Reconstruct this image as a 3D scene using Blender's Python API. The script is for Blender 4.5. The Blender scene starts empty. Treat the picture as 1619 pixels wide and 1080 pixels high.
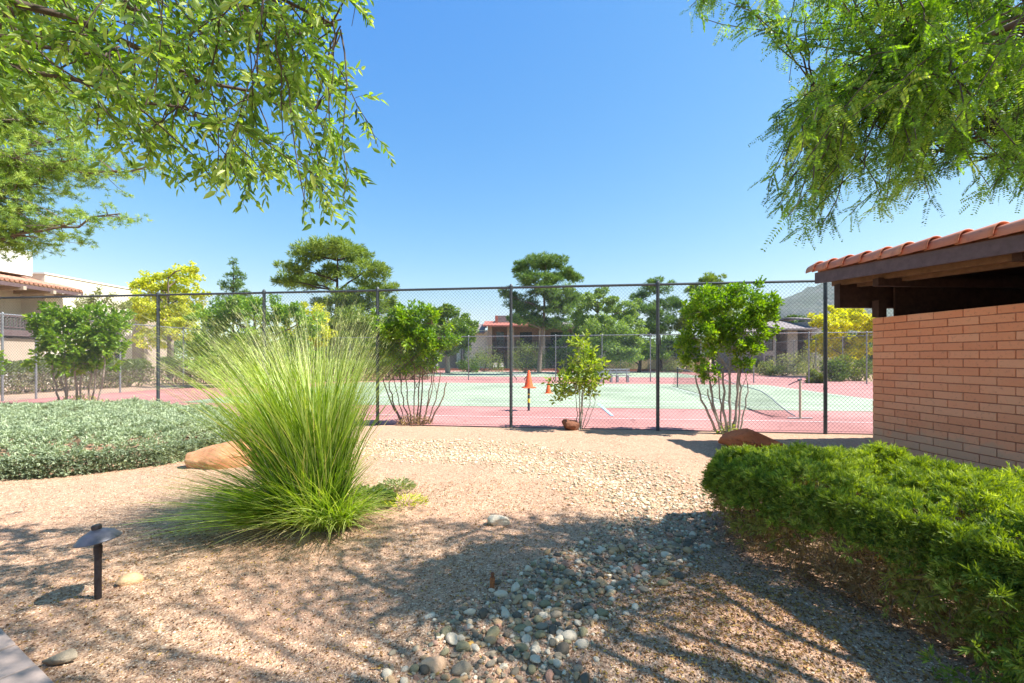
import bpy, math, random
import numpy as np
from mathutils import Vector, Matrix, noise
random.seed(7); rng = np.random.default_rng(11)
S = bpy.context.scene; C = S.collection
HOR = 567.0; F = 720.0; CH = 1.5
def P(px, py, Y): return np.array([(px-809.5)/F*Y, Y, CH+(HOR-py)/F*Y])
def G(px, py, z=0.0):
    Y = (CH-z)*F/(py-HOR); return np.array([(px-809.5)/F*Y, Y, z])

# ------------------------------------------------------------ mesh builder
class MB:
    def __init__(s): s.v=[]; s.f=[]; s.r=[]; s.m=[]; s.n=0
    def add(s, v, faces, rnd=None, mat=0):
        v=np.asarray(v,float).reshape(-1,3); k=s.n
        s.v.append(v); s.n+=len(v)
        if isinstance(faces,np.ndarray): s.f.append(faces+k); nf=len(faces)
        else:
            nf=len(faces)
            by={}
            for f in faces: by.setdefault(len(f),[]).append(f)
            # keep order simple: per size groups
            for kk,ff in by.items(): s.f.append(np.array(ff)+k)
        if rnd is None: rnd=random.random()
        s.r.append(np.full(nf,rnd,float) if np.isscalar(rnd) else np.asarray(rnd,float))
        s.m.append(np.full(nf,mat,int))
    def box(s, c, size, rz=0.0, rnd=None, mat=0, M=None):
        hx,hy,hz=[a/2 for a in size]
        v=np.array([[x,y,z] for x in(-hx,hx) for y in(-hy,hy) for z in(-hz,hz)])
        if M is not None: v=v@np.array(M).T
        elif rz:
            cr,sr=math.cos(rz),math.sin(rz); v=v@np.array([[cr,sr,0],[-sr,cr,0],[0,0,1]])
        v=v+np.array(c)
        s.add(v,np.array([[0,1,3,2],[4,6,7,5],[0,4,5,1],[2,3,7,6],[0,2,6,4],[1,5,7,3]]),rnd,mat)
    def tube(s, pts, rad, n=6, rnd=None, mat=0, cap=True):
        pts=np.asarray(pts,float); m=len(pts)
        rad=np.full(m,rad,float) if np.isscalar(rad) else np.asarray(rad,float)
        t=np.gradient(pts,axis=0); t/=np.linalg.norm(t,axis=1)[:,None]+1e-12
        a=np.array([0,0,1.]) if abs(t[0][2])<.9 else np.array([1.,0,0])
        u=np.cross(t,a); u/=np.linalg.norm(u,axis=1)[:,None]+1e-12
        w=np.cross(t,u)
        th=np.arange(n)*2*math.pi/n
        ring=pts[:,None,:]+rad[:,None,None]*(np.cos(th)[None,:,None]*u[:,None,:]+np.sin(th)[None,:,None]*w[:,None,:])
        i=np.arange(m-1)[:,None]; j=np.arange(n)[None,:]; j2=(j+1)%n
        q=np.stack([i*n+j,i*n+j2,(i+1)*n+j2,(i+1)*n+j],-1).reshape(-1,4)
        s.add(ring.reshape(-1,3),q,rnd,mat)
        if cap:
            s.add(ring[0],[list(range(n))][::1],rnd,mat); s.add(ring[-1],[list(range(n))],rnd,mat)
    def lathe(s, c, prof, n=24, rnd=None, mat=0):
        prof=np.array(prof,float); th=np.arange(n)*2*math.pi/n
        v=np.stack([prof[:,0][:,None]*np.cos(th),prof[:,0][:,None]*np.sin(th),np.repeat(prof[:,1][:,None],n,1)],-1)+np.array(c)
        m=len(prof); i=np.arange(m-1)[:,None]; j=np.arange(n)[None,:]; j2=(j+1)%n
        s.add(v.reshape(-1,3),np.stack([i*n+j,i*n+j2,(i+1)*n+j2,(i+1)*n+j],-1).reshape(-1,4),rnd,mat)
    def quadstrip(s, a, b, rnd=None, mat=0, tipped=True):
        # a,b: (N,K,3) ribbons
        N,K,_=a.shape
        v=np.stack([a,b],2).reshape(N,K*2,3)
        i=np.arange(K-1)*2; q=np.stack([i,i+1,i+3,i+2],-1)
        q=(q[None]+(np.arange(N)*K*2)[:,None,None]).reshape(-1,4)
        r=np.repeat(rng.random(N) if rnd is None else rnd,K-1)
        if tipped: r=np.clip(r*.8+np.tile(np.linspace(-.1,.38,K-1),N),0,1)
        s.add(v.reshape(-1,3),q,r,mat)
    def build(s, name, mats, parent=None, smooth=False, loc=None):
        me=bpy.data.meshes.new(name)
        v=np.concatenate(s.v) if s.v else np.zeros((0,3))
        off=np.array(loc if loc is not None else (parent.location if parent else (0,0,0)),float)
        if parent is not None and parent.parent is not None: off=off+np.array(parent.parent.location)
        v=v-off
        loops=np.concatenate([f.ravel() for f in s.f]).astype(np.int32)
        cnt=np.concatenate([np.full(len(f),f.shape[1]) for f in s.f]).astype(np.int32)
        st=np.concatenate([[0],np.cumsum(cnt)[:-1]]).astype(np.int32)
        me.vertices.add(len(v)); me.vertices.foreach_set('co',v.astype(np.float32).ravel())
        me.loops.add(len(loops)); me.loops.foreach_set('vertex_index',loops)
        me.polygons.add(len(cnt)); me.polygons.foreach_set('loop_start',st)
        try: me.polygons.foreach_set('loop_total',cnt)
        except Exception: pass
        if not isinstance(mats,(list,tuple)): mats=[mats]
        for m in mats: me.materials.append(m)
        me.polygons.foreach_set('material_index',np.concatenate(s.m).astype(np.int32))
        me.polygons.foreach_set('use_smooth',np.full(len(cnt),smooth,dtype=bool))
        at=me.attributes.new('rnd','FLOAT','FACE'); at.data.foreach_set('value',np.concatenate(s.r).astype(np.float32))
        me.update(calc_edges=True)
        o=bpy.data.objects.new(name,me); C.objects.link(o)
        if parent is not None: o.parent=parent
        elif loc is not None: o.location=loc
        return o
def tag(o,label=None,cat=None,group=None,kind=None):
    for k,v in (('label',label),('category',cat),('group',group),('kind',kind)):
        if v: o[k]=v
    return o
def empty(name,loc,label=None,cat=None,group=None):
    o=bpy.data.objects.new(name,None); o.location=tuple(float(a) for a in loc); o.empty_display_size=.2; C.objects.link(o)
    return tag(o,label,cat,group)
def struct(o): o['kind']='structure'; return o
def copy_tree(o,parent=None):
    c=o.copy(); C.objects.link(c)
    if parent is not None: c.parent=parent
    for ch in list(o.children): copy_tree(ch,c)
    return c
def unit(a): return a/(np.linalg.norm(a,axis=-1,keepdims=True)+1e-12)
def rdir(n): return unit(rng.normal(size=(n,3)))

# ------------------------------------------------------------ materials
def newmat(name):
    m=bpy.data.materials.new(name); m.use_nodes=True; nt=m.node_tree; b=nt.nodes['Principled BSDF']
    return m,nt,b
def N(nt,typ,**kw):
    n=nt.nodes.new(typ)
    for k,v in kw.items():
        if k in n.inputs.keys(): n.inputs[k].default_value=v
        else: setattr(n,k,v)
    return n
def ramp(nt,fac,stops,interp='LINEAR'):
    r=nt.nodes.new('ShaderNodeValToRGB'); e=r.color_ramp.elements; r.color_ramp.interpolation=interp
    e[0].position=stops[0][0]; e[0].color=(*stops[0][1],1); e[1].position=stops[-1][0]; e[1].color=(*stops[-1][1],1)
    for p,c in stops[1:-1]: x=e.new(p); x.color=(*c,1)
    nt.links.new(fac,r.inputs[0]); return r.outputs[0]
def coords(nt,which='Object'): return nt.nodes.new('ShaderNodeTexCoord').outputs[which]
def geopos(nt): return nt.nodes.new('ShaderNodeNewGeometry').outputs['Position']
def mixc(nt,f,a,b,mode='MIX'):
    n=nt.nodes.new('ShaderNodeMix'); n.data_type='RGBA'; n.blend_type=mode
    for sock,val in ((n.inputs[0],f),(n.inputs[6],a),(n.inputs[7],b)):
        if hasattr(val,'is_linked'): nt.links.new(val,sock)
        elif isinstance(val,(int,float)): sock.default_value=val
        else: sock.default_value=(*val,1)
    return n.outputs[2]
def bump(nt,b,h,strength=.3,dist=.02):
    n=N(nt,'ShaderNodeBump',Strength=strength,Distance=dist); nt.links.new(h,n.inputs['Height']); nt.links.new(n.outputs[0],b.inputs['Normal'])
def plain(name,col,rough=.8,metal=0,var=.15,scale=6,bmp=0.0,spec=.3):
    m,nt,b=newmat(name); b.inputs['Roughness'].default_value=rough; b.inputs['Metallic'].default_value=metal
    b.inputs['Specular IOR Level'].default_value=spec
    nz=N(nt,'ShaderNodeTexNoise',Scale=scale,Detail=6.0,Roughness=.65); nt.links.new(coords(nt),nz.inputs[0])
    c0=tuple(c*(1-var*1.6) for c in col); c1=tuple(min(1,c*(1+var*1.6)) for c in col)
    nt.links.new(ramp(nt,nz.outputs[0],[(.25,c0),(.75,c1)]),b.inputs['Base Color'])
    if bmp: bump(nt,b,nz.outputs[0],bmp,.02)
    return m
BOOST=(1.27,1.25,1.05)
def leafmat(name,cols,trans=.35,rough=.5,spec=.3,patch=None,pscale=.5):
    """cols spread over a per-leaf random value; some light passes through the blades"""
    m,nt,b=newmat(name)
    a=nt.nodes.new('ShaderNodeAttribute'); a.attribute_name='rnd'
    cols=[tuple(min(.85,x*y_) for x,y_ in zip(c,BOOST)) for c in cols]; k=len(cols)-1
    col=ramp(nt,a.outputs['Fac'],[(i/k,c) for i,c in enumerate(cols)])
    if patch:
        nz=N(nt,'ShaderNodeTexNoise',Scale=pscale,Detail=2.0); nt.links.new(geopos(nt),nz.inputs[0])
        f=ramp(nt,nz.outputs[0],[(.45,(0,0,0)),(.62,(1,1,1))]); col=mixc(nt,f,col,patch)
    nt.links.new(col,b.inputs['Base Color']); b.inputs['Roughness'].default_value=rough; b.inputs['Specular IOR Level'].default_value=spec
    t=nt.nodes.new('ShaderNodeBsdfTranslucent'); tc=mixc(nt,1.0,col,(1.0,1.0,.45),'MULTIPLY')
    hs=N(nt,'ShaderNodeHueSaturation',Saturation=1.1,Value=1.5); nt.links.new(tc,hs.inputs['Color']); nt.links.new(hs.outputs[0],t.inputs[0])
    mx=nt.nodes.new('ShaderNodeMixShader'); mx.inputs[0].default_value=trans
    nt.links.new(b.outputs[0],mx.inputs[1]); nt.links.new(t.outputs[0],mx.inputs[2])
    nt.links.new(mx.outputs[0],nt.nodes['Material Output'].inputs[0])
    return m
M={}
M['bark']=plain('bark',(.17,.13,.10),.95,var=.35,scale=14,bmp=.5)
M['bark_ash']=plain('bark_deep_brown',(.10,.075,.055),.95,var=.35,scale=20,bmp=.4)  # dark brown bark of the ash and mesquite limbs
M['bark_pale']=plain('bark_pale',(.36,.31,.25),.95,var=.3,scale=18,bmp=.4)
M['bark_dark']=plain('bark_dark',(.07,.05,.04),.95,var=.3,scale=14,bmp=.4)
M['twig']=plain('twig',(.22,.14,.09),.95,var=.4,scale=30)
M['ash_leaf']=leafmat('ash_leaf',[(.045,.09,.025),(.085,.16,.04),(.155,.255,.065),(.25,.36,.11),(.42,.50,.22)],.5,.38,.5)
M['feather_leaf']=leafmat('feather_leaf',[(.05,.10,.03),(.105,.20,.05),(.185,.31,.075),(.29,.41,.12),(.46,.50,.19)],.5,.45,.4)
M['privet']=leafmat('privet',[(.06,.13,.015),(.11,.21,.02),(.18,.30,.03),(.28,.38,.045)],.4,.4,.5)
M['privet_dark']=leafmat('privet_dark',[(.05,.10,.015),(.085,.155,.02),(.14,.22,.03),(.24,.30,.05)],.35,.4,.5)
M['privet_pale']=leafmat('privet_pale',[(.10,.16,.04),(.18,.26,.05),(.28,.36,.07),(.42,.46,.14)],.4,.45,.4)
M['pine']=leafmat('pine_needle',[(.06,.11,.03),(.12,.18,.045),(.20,.27,.06),(.28,.35,.09)],.25,.6)
M['pine_near']=leafmat('pine_near_needle',[(.09,.16,.05),(.16,.25,.07),(.26,.36,.10),(.38,.46,.14)],.35,.6)
M['pine_blue']=leafmat('pine_blue_needle',[(.045,.095,.045),(.085,.15,.06),(.14,.22,.08),(.20,.29,.10)],.25,.6)
M['cotton']=leafmat('cottonwood_leaf',[(.09,.15,.06),(.15,.23,.08),(.22,.30,.11),(.30,.38,.16)],.35,.5)
M['yellow']=leafmat('yellow_leaf',[(.28,.30,.04),(.42,.41,.05),(.55,.52,.07),(.36,.42,.08)],.4,.5)
M['goldgreen']=leafmat('goldgreen_leaf',[(.18,.25,.04),(.34,.38,.05),(.48,.49,.07),(.60,.57,.14)],.4,.5)
M['olive']=leafmat('olive_leaf',[(.16,.18,.09),(.24,.26,.14),(.34,.36,.2)],.3,.6)
M['dkgreen']=leafmat('dark_leaf',[(.03,.06,.018),(.055,.10,.025),(.09,.15,.035),(.13,.20,.05)],.3,.5)
M['shrub']=leafmat('shrub_leaf',[(.08,.11,.035),(.13,.17,.05),(.20,.25,.08)],.3,.6)
M['sage']=leafmat('sage_leaf',[(.16,.19,.11),(.24,.27,.16),(.34,.37,.24)],.3,.6)
M['drytwig']=leafmat('dry_leaf',[(.17,.10,.05),(.27,.175,.09),(.38,.27,.16)],.15,.8)
M['greytwig']=leafmat('grey_twig_leaf',[(.09,.075,.045),(.16,.14,.085),(.25,.22,.14)],.15,.8)
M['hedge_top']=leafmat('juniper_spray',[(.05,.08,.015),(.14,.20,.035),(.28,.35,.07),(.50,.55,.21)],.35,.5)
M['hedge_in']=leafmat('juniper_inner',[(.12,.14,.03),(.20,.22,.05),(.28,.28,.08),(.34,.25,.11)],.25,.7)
M['bluejun']=leafmat('blue_juniper_spray',[(.11,.145,.11),(.22,.27,.205),(.34,.40,.31),(.46,.52,.42)],.2,.6)
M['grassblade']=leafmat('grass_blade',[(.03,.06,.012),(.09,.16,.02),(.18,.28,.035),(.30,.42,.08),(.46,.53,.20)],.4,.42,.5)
M['grassplume']=leafmat('grass_plume',[(.40,.46,.24),(.54,.58,.36),(.64,.66,.46)],.4,.6)
M['drygrass']=leafmat('dry_blade',[(.42,.35,.18),(.55,.47,.26),(.62,.55,.36)],.3,.7)
M['galv']=plain('galvanised_steel',(.30,.31,.32),.45,.6,.2,20)
M['galv_dark']=plain('fence_dark_steel',(.075,.085,.09),.5,.4,.25,25)
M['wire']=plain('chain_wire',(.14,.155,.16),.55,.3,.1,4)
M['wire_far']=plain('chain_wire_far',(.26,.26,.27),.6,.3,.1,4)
M['stucco']=plain('cream_stucco',(.74,.68,.56),.95,var=.06,scale=2.5,bmp=.1)
M['stucco_white']=plain('white_stucco',(.80,.78,.72),.95,var=.04,scale=2.5,bmp=.1)
M['stucco_tan']=plain('tan_stucco',(.42,.34,.26),.95,var=.07,scale=2.5,bmp=.1)
M['stucco_grey']=plain('grey_stucco',(.40,.36,.34),.95,var=.08,scale=2.5,bmp=.1)
M['darkwood']=plain('dark_brown_wood',(.06,.032,.024),.8,var=.25,scale=12,bmp=.2)
M['fasciawood']=plain('fascia_wood',(.125,.085,.085),.7,var=.18,scale=9,bmp=.2)
M['tanwood']=plain('tan_soffit_wood',(.19,.105,.055),.75,var=.2,scale=9,bmp=.2)
M['redwood']=plain('redwood_timber',(.36,.15,.08),.85,var=.25,scale=10,bmp=.3)
M['dark']=plain('dark_void',(.02,.018,.018),.9)
M['glass']=plain('window_glass',(.06,.07,.08),.15,0,.2,3,spec=.6)
M['white']=plain('white_paint',(.75,.74,.70),.7,var=.05)
M['tile_far']=plain('far_clay_tile',(.42,.22,.15),.85,var=.3,scale=5,bmp=.3)
M['tile_grey']=plain('grey_roof_tile',(.25,.21,.20),.9,var=.2,scale=5,bmp=.3)
M['tile_red']=plain('red_roof_tile',(.40,.14,.10),.85,var=.2,scale=5,bmp=.3)
M['orange']=plain('traffic_orange',(.85,.13,.03),.5,var=.06)
M['yellowtape']=plain('yellow_tape',(.75,.62,.05),.5,var=.06)
M['blackmetal']=plain('bronze_black_metal',(.035,.03,.035),.38,.3,.25,30,spec=.5)
M['graymetal']=plain('pewter_metal',(.11,.11,.13),.42,.4,.2,18,spec=.5)
M['rust']=plain('rusty_metal',(.33,.12,.045),.85,.1,.4,60,bmp=.4)
M['netcord']=plain('net_cord',(.03,.035,.035),.8)
M['benchgrey']=plain('bench_grey',(.36,.36,.37),.5,.4,.15)
M['lawn']=plain('lawn_green',(.10,.17,.035),.95,var=.3,scale=2.0)
# ------------------------------------------------------------ setting materials
BED=[(7.9,-2.6,.55),(7.6,-1.2,.65),(7.1,0.1,.62),(6.3,1.05,.6),(5.2,1.55,.6),(4.2,1.45,.55),(3.5,.95,.5),(3.05,.45,.5),(2.6,.1,.5),(2.1,-.1,.55),(1.2,-.3,.6)]
BED=np.array([(x,y,w*(.68 if y<5 else .95)) for y,x,w in BED])
def bed_dist(x,y):
    """signed margin: >0 inside the dry stream bed"""
    x=np.asarray(x); y=np.asarray(y); best=np.full(x.shape,-9.)
    for (x0,y0,w0),(x1,y1,w1) in zip(BED[:-1],BED[1:]):
        dx,dy=x1-x0,y1-y0; t=np.clip(((x-x0)*dx+(y-y0)*dy)/(dx*dx+dy*dy),0,1)
        d=np.hypot(x-x0-t*dx,y-y0-t*dy); best=np.maximum(best,(w0+t*(w1-w0))-d)
    return best
def vnoise(x,y,s,seed=0):
    x=np.asarray(x,float)*s+seed*17.3; y=np.asarray(y,float)*s+seed*9.1
    xi=np.floor(x).astype(int); yi=np.floor(y).astype(int); fx=x-xi; fy=y-yi; fx=fx*fx*(3-2*fx); fy=fy*fy*(3-2*fy)
    def h(a,b): 
        v=np.sin(a*127.1+b*311.7+seed*74.7)*43758.5453; return v-np.floor(v)
    return (h(xi,yi)*(1-fx)+h(xi+1,yi)*fx)*(1-fy)+(h(xi,yi+1)*(1-fx)+h(xi+1,yi+1)*fx)*fy
def gz(x,y):
    x=np.asarray(x,float); y=np.asarray(y,float)
    near=np.clip((9.2+.137*0-y-.137*x)/2.0,0,1)*np.clip((y+6)/3,0,1)*np.clip((14-abs(x))/3,0,1)
    h=(vnoise(x,y,.8,1)-.5)*.07+(vnoise(x,y,2.4,2)-.5)*.03+(vnoise(x,y,8,3)-.5)*.012
    h=h-.035*np.clip(bed_dist(x,y)/.5,0,1)
    return h*near
m,nt,b=newmat('decomposed_granite'); b.inputs['Roughness'].default_value=.95; b.inputs['Specular IOR Level'].default_value=.15
pos=geopos(nt)
vo=N(nt,'ShaderNodeTexVoronoi',Scale=85.0); nt.links.new(pos,vo.inputs[0])
vo2=N(nt,'ShaderNodeTexVoronoi',Scale=34.0); nt.links.new(pos,vo2.inputs[0])
sep=nt.nodes.new('ShaderNodeSeparateColor'); nt.links.new(vo.outputs['Color'],sep.inputs[0])
sep2=nt.nodes.new('ShaderNodeSeparateColor'); nt.links.new(vo2.outputs['Color'],sep2.inputs[0])
cell=ramp(nt,sep.outputs[0],[(0,(.09,.048,.026)),(.25,(.27,.16,.095)),(.55,(.44,.285,.18)),(.8,(.57,.395,.265)),(1,(.76,.61,.46))])
cell2=ramp(nt,sep2.outputs[1],[(0,(.24,.155,.11)),(.5,(.48,.34,.245)),(1,(.66,.52,.40))])
c=mixc(nt,.35,cell,cell2)
big=N(nt,'ShaderNodeTexNoise',Scale=.9,Detail=5.0); nt.links.new(pos,big.inputs[0])
c=mixc(nt,ramp(nt,big.outputs[0],[(.38,(0,0,0)),(.62,(.55,.55,.55))]),c,(.54,.32,.22),'MIX')
fine=N(nt,'ShaderNodeTexNoise',Scale=6.0,Detail=6.0,Roughness=.7); nt.links.new(pos,fine.inputs[0])
c=mixc(nt,ramp(nt,fine.outputs[0],[(.5,(0,0,0)),(.75,(.5,.5,.5))]),c,(.30,.215,.15))
# pale stones where the stream bed runs is added as real pebbles; far ground turns to sandy dirt
sp=nt.nodes.new('ShaderNodeSeparateXYZ'); nt.links.new(pos,sp.inputs[0])
mr=N(nt,'ShaderNodeMapRange'); mr.inputs[1].default_value=9; mr.inputs[2].default_value=14; nt.links.new(sp.outputs[1],mr.inputs[0])
c=mixc(nt,mr.outputs[0],c,(.52,.37,.27))
c=mixc(nt,1.0,c,(.97,.915,.85),'MULTIPLY')
nt.links.new(c,b.inputs['Base Color'])
hh=N(nt,'ShaderNodeMath',operation='ADD'); nt.links.new(vo.outputs['Distance'],hh.inputs[0]); nt.links.new(fine.outputs[0],hh.inputs[1])
bump(nt,b,hh.outputs[0],.55,.012)
M['ground']=m
def courtmat(name,col,col2):
    m,nt,b=newmat(name); b.inputs['Roughness'].default_value=.85; b.inputs['Specular IOR Level'].default_value=.2
    pos=geopos(nt)
    n1=N(nt,'ShaderNodeTexNoise',Scale=.35,Detail=6.0,Roughness=.6); nt.links.new(pos,n1.inputs[0])
    n2=N(nt,'ShaderNodeTexNoise',Scale=9.0,Detail=4.0); nt.links.new(pos,n2.inputs[0])
    c=ramp(nt,n1.outputs[0],[(.35,tuple(x*.80 for x in col)),(.5,col),(.68,col2)]); c=mixc(nt,.2,c,n2.outputs[0],'OVERLAY')
    vo=N(nt,'ShaderNodeTexVoronoi',Scale=.28,feature='DISTANCE_TO_EDGE'); 
    wn=N(nt,'ShaderNodeTexNoise',Scale=.8,Detail=5.0); nt.links.new(pos,wn.inputs[0])
    ad=N(nt,'ShaderNodeVectorMath',operation='ADD'); nt.links.new(pos,ad.inputs[0]); nt.links.new(wn.outputs[1],ad.inputs[1]); nt.links.new(ad.outputs[0],vo.inputs[0])
    cr=ramp(nt,vo.outputs['Distance'],[(0,(1,1,1)),(.006,(0,0,0))]); c=mixc(nt,cr,c,tuple(x*.6 for x in col))
    nt.links.new(c,b.inputs['Base Color']); return m
M['court_red']=courtmat('court_red',(.44,.205,.18),(.49,.26,.225))
M['court_green']=courtmat('court_green',(.315,.375,.255),(.365,.42,.30))
M['line']=plain('court_line_white',(.72,.74,.70),.8,var=.08,scale=3)
M['blueline']=plain('court_line_blue',(.38,.55,.75),.8,var=.05,scale=3)
# ------------------------------------------------------------ ground sheet
def graded(lo,hi,fine_lo,fine_hi,step):
    a=list(np.arange(fine_lo,fine_hi,step)); s=step; x=fine_hi
    while x<hi: a.append(x); s*=1.25; x+=s
    a.append(hi); s=step; x=fine_lo-s; L=[]
    while x>lo: L.append(x); s*=1.25; x-=s
    return np.array([lo]+L[::-1]+a)
gx=graded(-3000,3000,-6,6,.06); gy=graded(-400,3500,.6,10,.06)
X,Y=np.meshgrid(gx,gy,indexing='ij'); Z=gz(X,Y)
nx,ny=X.shape; i=np.arange(nx-1)[:,None]; j=np.arange(ny-1)[None]
q=np.stack([i*ny+j,(i+1)*ny+j,(i+1)*ny+j+1,i*ny+j+1],-1).reshape(-1,4)
mb=MB(); mb.add(np.stack([X,Y,Z],-1),q,.5); struct(mb.build('ground',M['ground'],smooth=True))
# court frame: u along the fence, v away from it
TH=math.atan(-.125); U=np.array([math.cos(TH),math.sin(TH)]); V=np.array([-math.sin(TH),math.cos(TH)])
FO=np.array([0.,9.8])
def CF(u,v,z=0.0): p=FO+U*u+V*v; return np.array([p[0],p[1],z])
def sheet(name,u0,u1,v0,v1,z,mat,n=1):
    mb=MB(); mb.add([CF(u0,v0,z),CF(u1,v0,z),CF(u1,v1,z),CF(u0,v1,z)],np.array([[0,1,2,3]]),.5); return struct(mb.build(name,mat))
UL,UR=-18.4,20.0
sheet('court_surround',UL,UR+.3,.12,45.5,.012,M['court_red'])
sheet('tennis_court',-11.9,12.2,4.2,17.6,.020,M['court_green'])
sheet('tennis_court',-11.9,12.2,27.3,41.6,.020,M['court_green'])
sheet('lawn',-24,16,47.5,62,.02,M['lawn'])
sheet('lawn',18,60,50,58,.02,M['lawn'])
mb=MB()
def line(u0,v0,u1,v1,w=.055):
    a,bb=CF(u0,v0,.026),CF(u1,v1,.026); d=unit(bb-a); nrm=np.array([-d[1],d[0],0])*w/2
    mb.add([a-nrm,bb-nrm,bb+nrm,a+nrm],np.array([[0,1,2,3]]),.5)
for vb in (4.95,28.6):
    for v in (0,1.37,9.6,10.97): line(-11.6,vb+v,11.9,vb+v)
    for u in (-11.6,11.9): line(u,vb+.05,u,vb+10.92)
    for u in (-6.2,6.5): line(u,vb+1.42,u,vb+9.55)
    line(-6.1,vb+5.5,6.4,vb+5.5)
line(UL+.2,1.7,UR-.3,1.75,.035)
struct(mb.build('court_lines',M['line']))
mb=MB(); a=G(946,638,.027); bb=G(968,657,.027); d=unit(bb-a); nn=np.array([-d[1],d[0],0])*.04
mb.add([a-nn,bb-nn,bb+nn,a+nn],np.array([[0,1,2,3]]),.5); struct(mb.build('court_mark',M['blueline']))
# paver path, bottom left, with joints
path_m=plain('paver_concrete',(.36,.28,.235),.9,var=.12,scale=9,bmp=.25)
mb=MB()
# right edge runs from (0,995) to (92,1080)
pe0=G(2,992,.03); pe1=G(98,1090,.03); ed=unit(pe1-pe0); en=np.array([ed[1],-ed[0],0]); en=en if en[0]<0 else -en
for k in range(-3,12):
    for w in range(3):
        c0=pe0+ed*(k*.305+.15)+en*(.23+w*.46)
        ang=math.atan2(ed[1],ed[0]); mb.box((c0[0],c0[1],.004+random.uniform(-.003,.003)),(.290,.446,.075),ang)
o=mb.build('path',path_m); bv=o.modifiers.new('b','BEVEL'); bv.width=.006; bv.segments=2; struct(o)
# hill
mb=MB(); n=90; hx=np.linspace(560,2600,n); hy=np.linspace(900,1900,34)
X,Y=np.meshgrid(hx,hy,indexing='ij')
prof=np.interp(X,[560,640,700,780,900,1200,1600,2600],[0,60,150,195,225,215,160,0])
Z=prof*np.exp(-((Y-1300)/330)**2*1.2)*(1+.22*(vnoise(X,Y,.012,5)-.5)+.12*(vnoise(X,Y,.035,6)-.5))-6
i=np.arange(n-1)[:,None]; j=np.arange(33)[None]
mb.add(np.stack([X,Y,Z],-1),np.stack([i*34+j,(i+1)*34+j,(i+1)*34+j+1,i*34+j+1],-1).reshape(-1,4),.5)
m,nt,b=newmat('hill_scrub'); b.inputs['Roughness'].default_value=1
n1=N(nt,'ShaderNodeTexVoronoi',Scale=.085); nt.links.new(geopos(nt),n1.inputs[0])
n2=N(nt,'ShaderNodeTexNoise',Scale=.012,Detail=8.0); nt.links.new(geopos(nt),n2.inputs[0])
c=ramp(nt,n1.outputs['Distance'],[(.25,(.025,.045,.025)),(.75,(.11,.105,.08))]); c=mixc(nt,ramp(nt,n2.outputs[0],[(.4,(0,0,0)),(.6,(.7,.7,.7))]),c,(.08,.10,.05))
nt.links.new(c,b.inputs['Base Color']); struct(mb.build('hill',m,smooth=True))

# ------------------------------------------------------------ fences
def chain(mb,A,B,z0,z1,pitch,r):
    """diagonal wires of a chain link panel between ground points A and B"""
    A=np.array(A,float); B=np.array(B,float); L=np.linalg.norm(B-A); d=(B-A)/L; H=z1-z0; nr=np.array([-d[1],d[0]])
    ks=np.arange(-H,L,pitch)
    segs=[]
    for sgn in (1,-1):
        for k in ks:
            a0,a1=k,k+H; za,zb=(z0,z1) if sgn>0 else (z1,z0)
            s0=max(0,a0); s1=min(L,a1)
            if s1-s0<.01: continue
            t0=(s0-a0)/H; t1=(s1-a0)/H; segs.append((s0,za+(zb-za)*t0,s1,za+(zb-za)*t1,sgn))
    V_=[]; Fq=[]; n=0
    for s0,h0,s1,h1,sg in segs:
        o=nr*(r*.7*sg)
        a=np.array([*(A+d*s0+o),h0]); b_=np.array([*(A+d*s1+o),h1]); t=unit(b_-a); n3=np.array([nr[0],nr[1],0]); u=np.cross(t,n3)
        for pt in (a,b_):
            V_+= [pt+u*r, pt-u*.5*r+n3*.87*r, pt-u*.5*r-n3*.87*r]
        for k in range(3): Fq.append([n+k,n+(k+1)%3,n+3+(k+1)%3,n+3+k])
        n+=6
    mb.add(np.array(V_),np.array(Fq),.5)
def fence(label,A,B,H,posts,pm,pr,wire,wr,pitch=.078,mid=False,name='chain_link_fence'):
    A=np.array(A,float); B=np.array(B,float); L=np.linalg.norm(B-A); d=(B-A)/L
    root=empty(name,(*((A+B)/2),0),label,'fence')
    mb=MB()
    chain(mb,A,B,.04,H-.03,pitch,wr); o=mb.build('wire_mesh',wire,root)
    mb=MB(); mb.tube([[*A,H],[*((A+B)/2),H-.012],[*B,H]],pr*.72,8); mb.build('top_rail',pm,root)
    if mid: mb=MB(); mb.tube([[*A,H*.82],[*B,H*.82]],pr*.5,6); mb.build('middle_rail',pm,root)
    mb=MB(); mb.tube([[*A,.06],[*((A+B)/2),.05],[*B,.06]],.003,5); mb.build('tension_wire',pm,root)
    for s in posts:
        p=A+d*s; mb=MB(); nr=np.array([-d[1],d[0]])*-(pr*1.1)
        q=p+nr*0
        mb.tube([[*q,-.05],[*q,H+.02]],pr,10); mb.lathe((*q,0),[(0,H+.075),(pr*.6,H+.065),(pr*1.15,H+.03),(pr*1.15,H-.03)],10)
        for z in (.35,.9,1.5,2.1,2.7): mb.lathe((*q,0),[(pr*1.02,z-.012),(pr*1.16,z-.012),(pr*1.16,z+.012),(pr*1.02,z+.012)],10)
        mb.build('post',pm,root,smooth=False)
    return root
def on_line(A,B,px):
    A=np.array(A);B=np.array(B); d=(B-A)/np.linalg.norm(B-A); k=(px-809.5)/F; return (k*A[1]-A[0])/(d[0]-k*d[1])
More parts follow.
